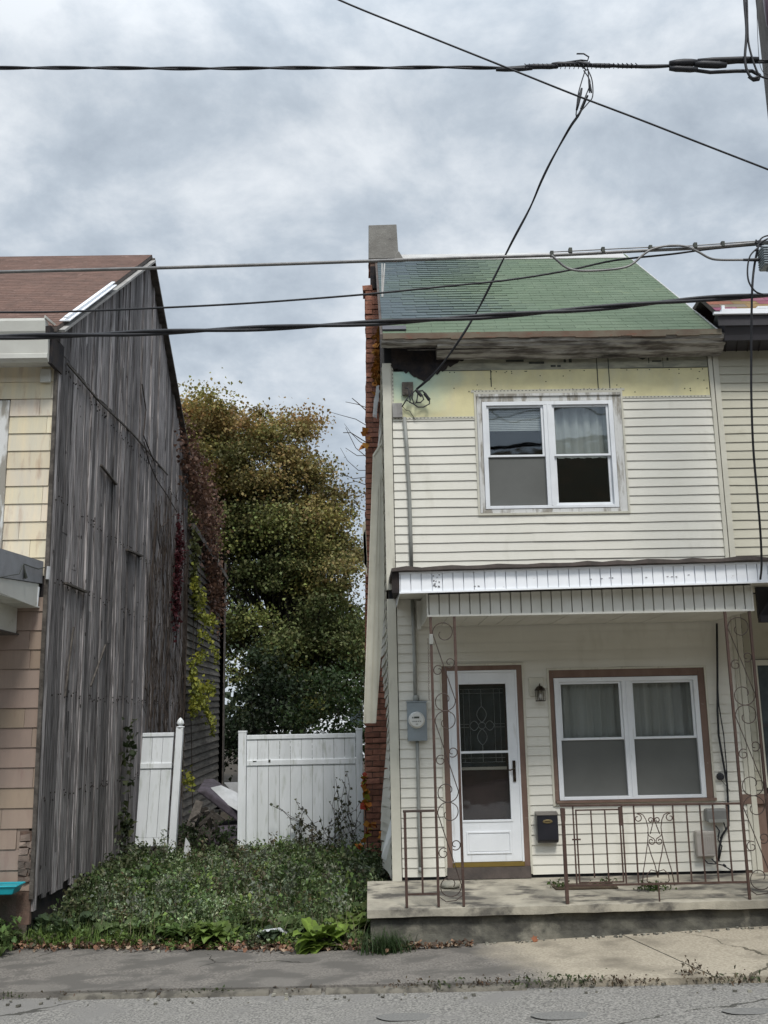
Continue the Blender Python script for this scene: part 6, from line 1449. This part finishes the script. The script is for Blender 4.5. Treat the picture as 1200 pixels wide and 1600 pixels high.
b = MB(); b.tube([W(901, 84, WY), W(912, 84, WY), W(920, 89, WY), W(918, 95, WY), W(908, 94, WY), W(880, 98, WY)], .008, 6); b.build('wire_tail', MT['cable'], cA, smooth=True)
b = MB()
for s_ in (-1, 1): b.tube([W(905+s_*3, 100, WY), W(917, 110, WY), W(921, 96, WY)], .006, 5)
b.build('clamp', MT['alucable'], cA)
cB = cable('overhead_cable', 'pale grey aluminium cable crossing in front of both roof ridges', [(-60, 427), (0, 425), (200, 420), (400, 414), (576, 408), (720, 403), (860, 399), (1000, 392), (1100, 387), (1190, 379), (1260, 374)], WY, .016, MT['alucable'])
b = MB(); b.tube(sag([(860, 394), (920, 391), (1000, 387), (1080, 384), (1150, 379), (1195, 376)], WY), .006, 5)
b.build('messenger_wire', MT['alucable'], cB)
for px, py in ((862, 397), (891, 392), (942, 391), (1016, 388), (1086, 384), (1129, 382)):
    b = MB(); p = W(px, py, WY); b.box(p.x-.016, p.x+.016, WY-.022, WY+.02, p.z-.028, p.z+.026); b.build('lashing_clamp', MT['ink'], cB, bevel=.004)
b = MB(); b.tube(sag([(862, 399), (872, 408), (885, 418), (905, 423), (945, 422), (975, 418), (990, 411), (1005, 398), (1020, 389), (1045, 384), (1070, 385), (1090, 393), (1108, 403), (1125, 406), (1165, 406)], WY-.03), .011, 7); b.build('drip_loop', MT['alucable'], cB, smooth=True)
cable('overhead_cable', 'thin dark cable rising gently across the green roof to the amplifier', [(-60, 488), (0, 488), (100, 487), (250, 481), (400, 473), (570, 460), (700, 447), (790, 438), (880, 424), (960, 407), (1050, 397), (1120, 388), (1260, 376)], WY+.05, .010, MT['cable'])
cable('overhead_cable', 'thickest black cable bundle, lowest of those crossing the house fronts', [(-60, 530), (0, 527), (150, 523), (300, 517), (450, 511), (576, 505), (720, 497), (850, 488), (950, 480), (1050, 471), (1130, 465), (1260, 458)], WY+.02, .022, MT['cable'], 3.0)
cable('overhead_cable', 'thin single wire slanting down across the top right sky', [(440, -45), (530, 0), (650, 49), (790, 105), (900, 149), (1000, 187), (1100, 226), (1260, 288)], WY-.12, .0095, MT['cable'])
sv = cable('service_drop', 'black service wire dropping from the street splice to the house corner', [(918, 150), (905, 178), (890, 200), (862, 250), (845, 285), (828, 325), (800, 378), (775, 428), (745, 487), (712, 540), (680, 582), (651, 608)], [WY+(2.3*(i/11)) for i in range(12)], .0125, MT['cable'], 5, group=None)
b = MB()
for path in ([(918, 108), (925, 125), (926, 150), (918, 162), (900, 182)], [(915, 108), (908, 130), (903, 150), (900, 180)], [(919, 108), (920, 130), (921, 145)], [(912, 110), (922, 128), (915, 150), (907, 170)]):
    b.tube(sag(path, WY), .006, 5)
for q in ((909, 138, 901, 172, .014), (921, 128, 924, 145, .011)): lump(*q)
b.build('pigtail', MT['cable'], sv, smooth=True)
cable('drop_cable', 'black vertical cable hanging from the amplifier in front of the neighbouring siding', [(1184, 388), (1178, 420), (1175, 460), (1174, 540), (1174, 620), (1177, 700), (1183, 770), (1188, 830), (1190, 880), (1188, 905)], [WY, WY, WY, WY+.1, WY+.2, WY+.35, WY+.5, WY+.7, WY+.9, -1.37], .011, MT['cable'], group=None)
am = thing('cable_amplifier', 'finned grey amplifier housing hanging from the cables near the pole', 'amplifier', W(1200, 400, WY-.05))
p, q = W(1187, 388, WY-.05), W(1200, 420, WY-.05); b = MB(); b.box(p.x, p.x+.28, WY-.13, WY+.02, q.z, p.z); b.build('housing', MT['metal'], am, bevel=.012)
b = MB(); 
for k in range(8): z_ = q.z+.012+k*(p.z-q.z-.02)/8; b.box(p.x-.006, p.x+.045, WY-.145, WY+.01, z_, z_+.008)
for k in range(9): b.box(p.x+.055+k*.025, p.x+.062+k*.025, WY-.15, WY-.02, q.z-.02, p.z+.0)
b.build('cooling_fin', MT['metal'], am)
b = MB(); b.tube([W(1161, 406, WY-.03), W(1188, 406, WY-.03)], [.013, .018], 8); b.build('connector', MT['cable'], am)
b = MB()
for path in ([(1183, 388), (1172, 400), (1168, 420), (1170, 440), (1180, 455), (1192, 460)], [(1184, 392), (1187, 376), (1196, 369), (1210, 368)], [(1182, 385), (1190, 378), (1202, 372)], [(1180, 392), (1187, 385), (1198, 392)]): b.tube(sag(path, WY-.04), .008, 6)
for i in range(6): lump(1183+random.uniform(-3, 4), 378+random.uniform(-4, 6), 1190+random.uniform(-2, 5), 384+random.uniform(-4, 6), .009)
b.build('wire_loop', MT['cable'], am, smooth=True)
pl = thing('utility_pole', 'grey utility pole with cables looped on it at the top right corner', 'utility pole', (4.3, WY+.1, -.4))
p = W(1194, 60, WY); pr_ = .15; b = MB(); b.tube([(p.x+pr_+.02, WY+.1, sz(4)-.3), (p.x+pr_+.02, WY+.1, 4), (p.x+pr_, WY+.1, 8), (p.x+pr_-.02, WY+.1, 11)], [.17, .16, .14, .12], 18); b.build('shaft', MT['pole'], pl, smooth=True)
b = MB()
b.tube(sag([(1160, -60), (1163, 0), (1166, 40), (1166, 60), (1164, 90), (1167, 110), (1175, 122), (1185, 120)], WY-.06), .013, 7); b.tube(sag([(1164, -60), (1167, 0), (1168, 40), (1170, 70), (1180, 105), (1190, 120), (1215, 124)], WY-.05), .010, 7)
b.tube(sag([(1181, -60), (1183, 30), (1186, 90), (1192, 112), (1205, 118)], WY-.03), .003, 5)
b.build('wire_loop', MT['cable'], pl, smooth=True)
b = MB(); c = W(1204, 10, WY-.15); b.lathe([(.05, -.20), (.09, -.16), (.10, .3), (.05, .34)], (c.x+.05, WY-.12, c.z), 'z', 16); b.build('transformer_can', mat('maroon_glazed', (.10, .05, .07), rough=.3, spec=.5), pl, smooth=True)
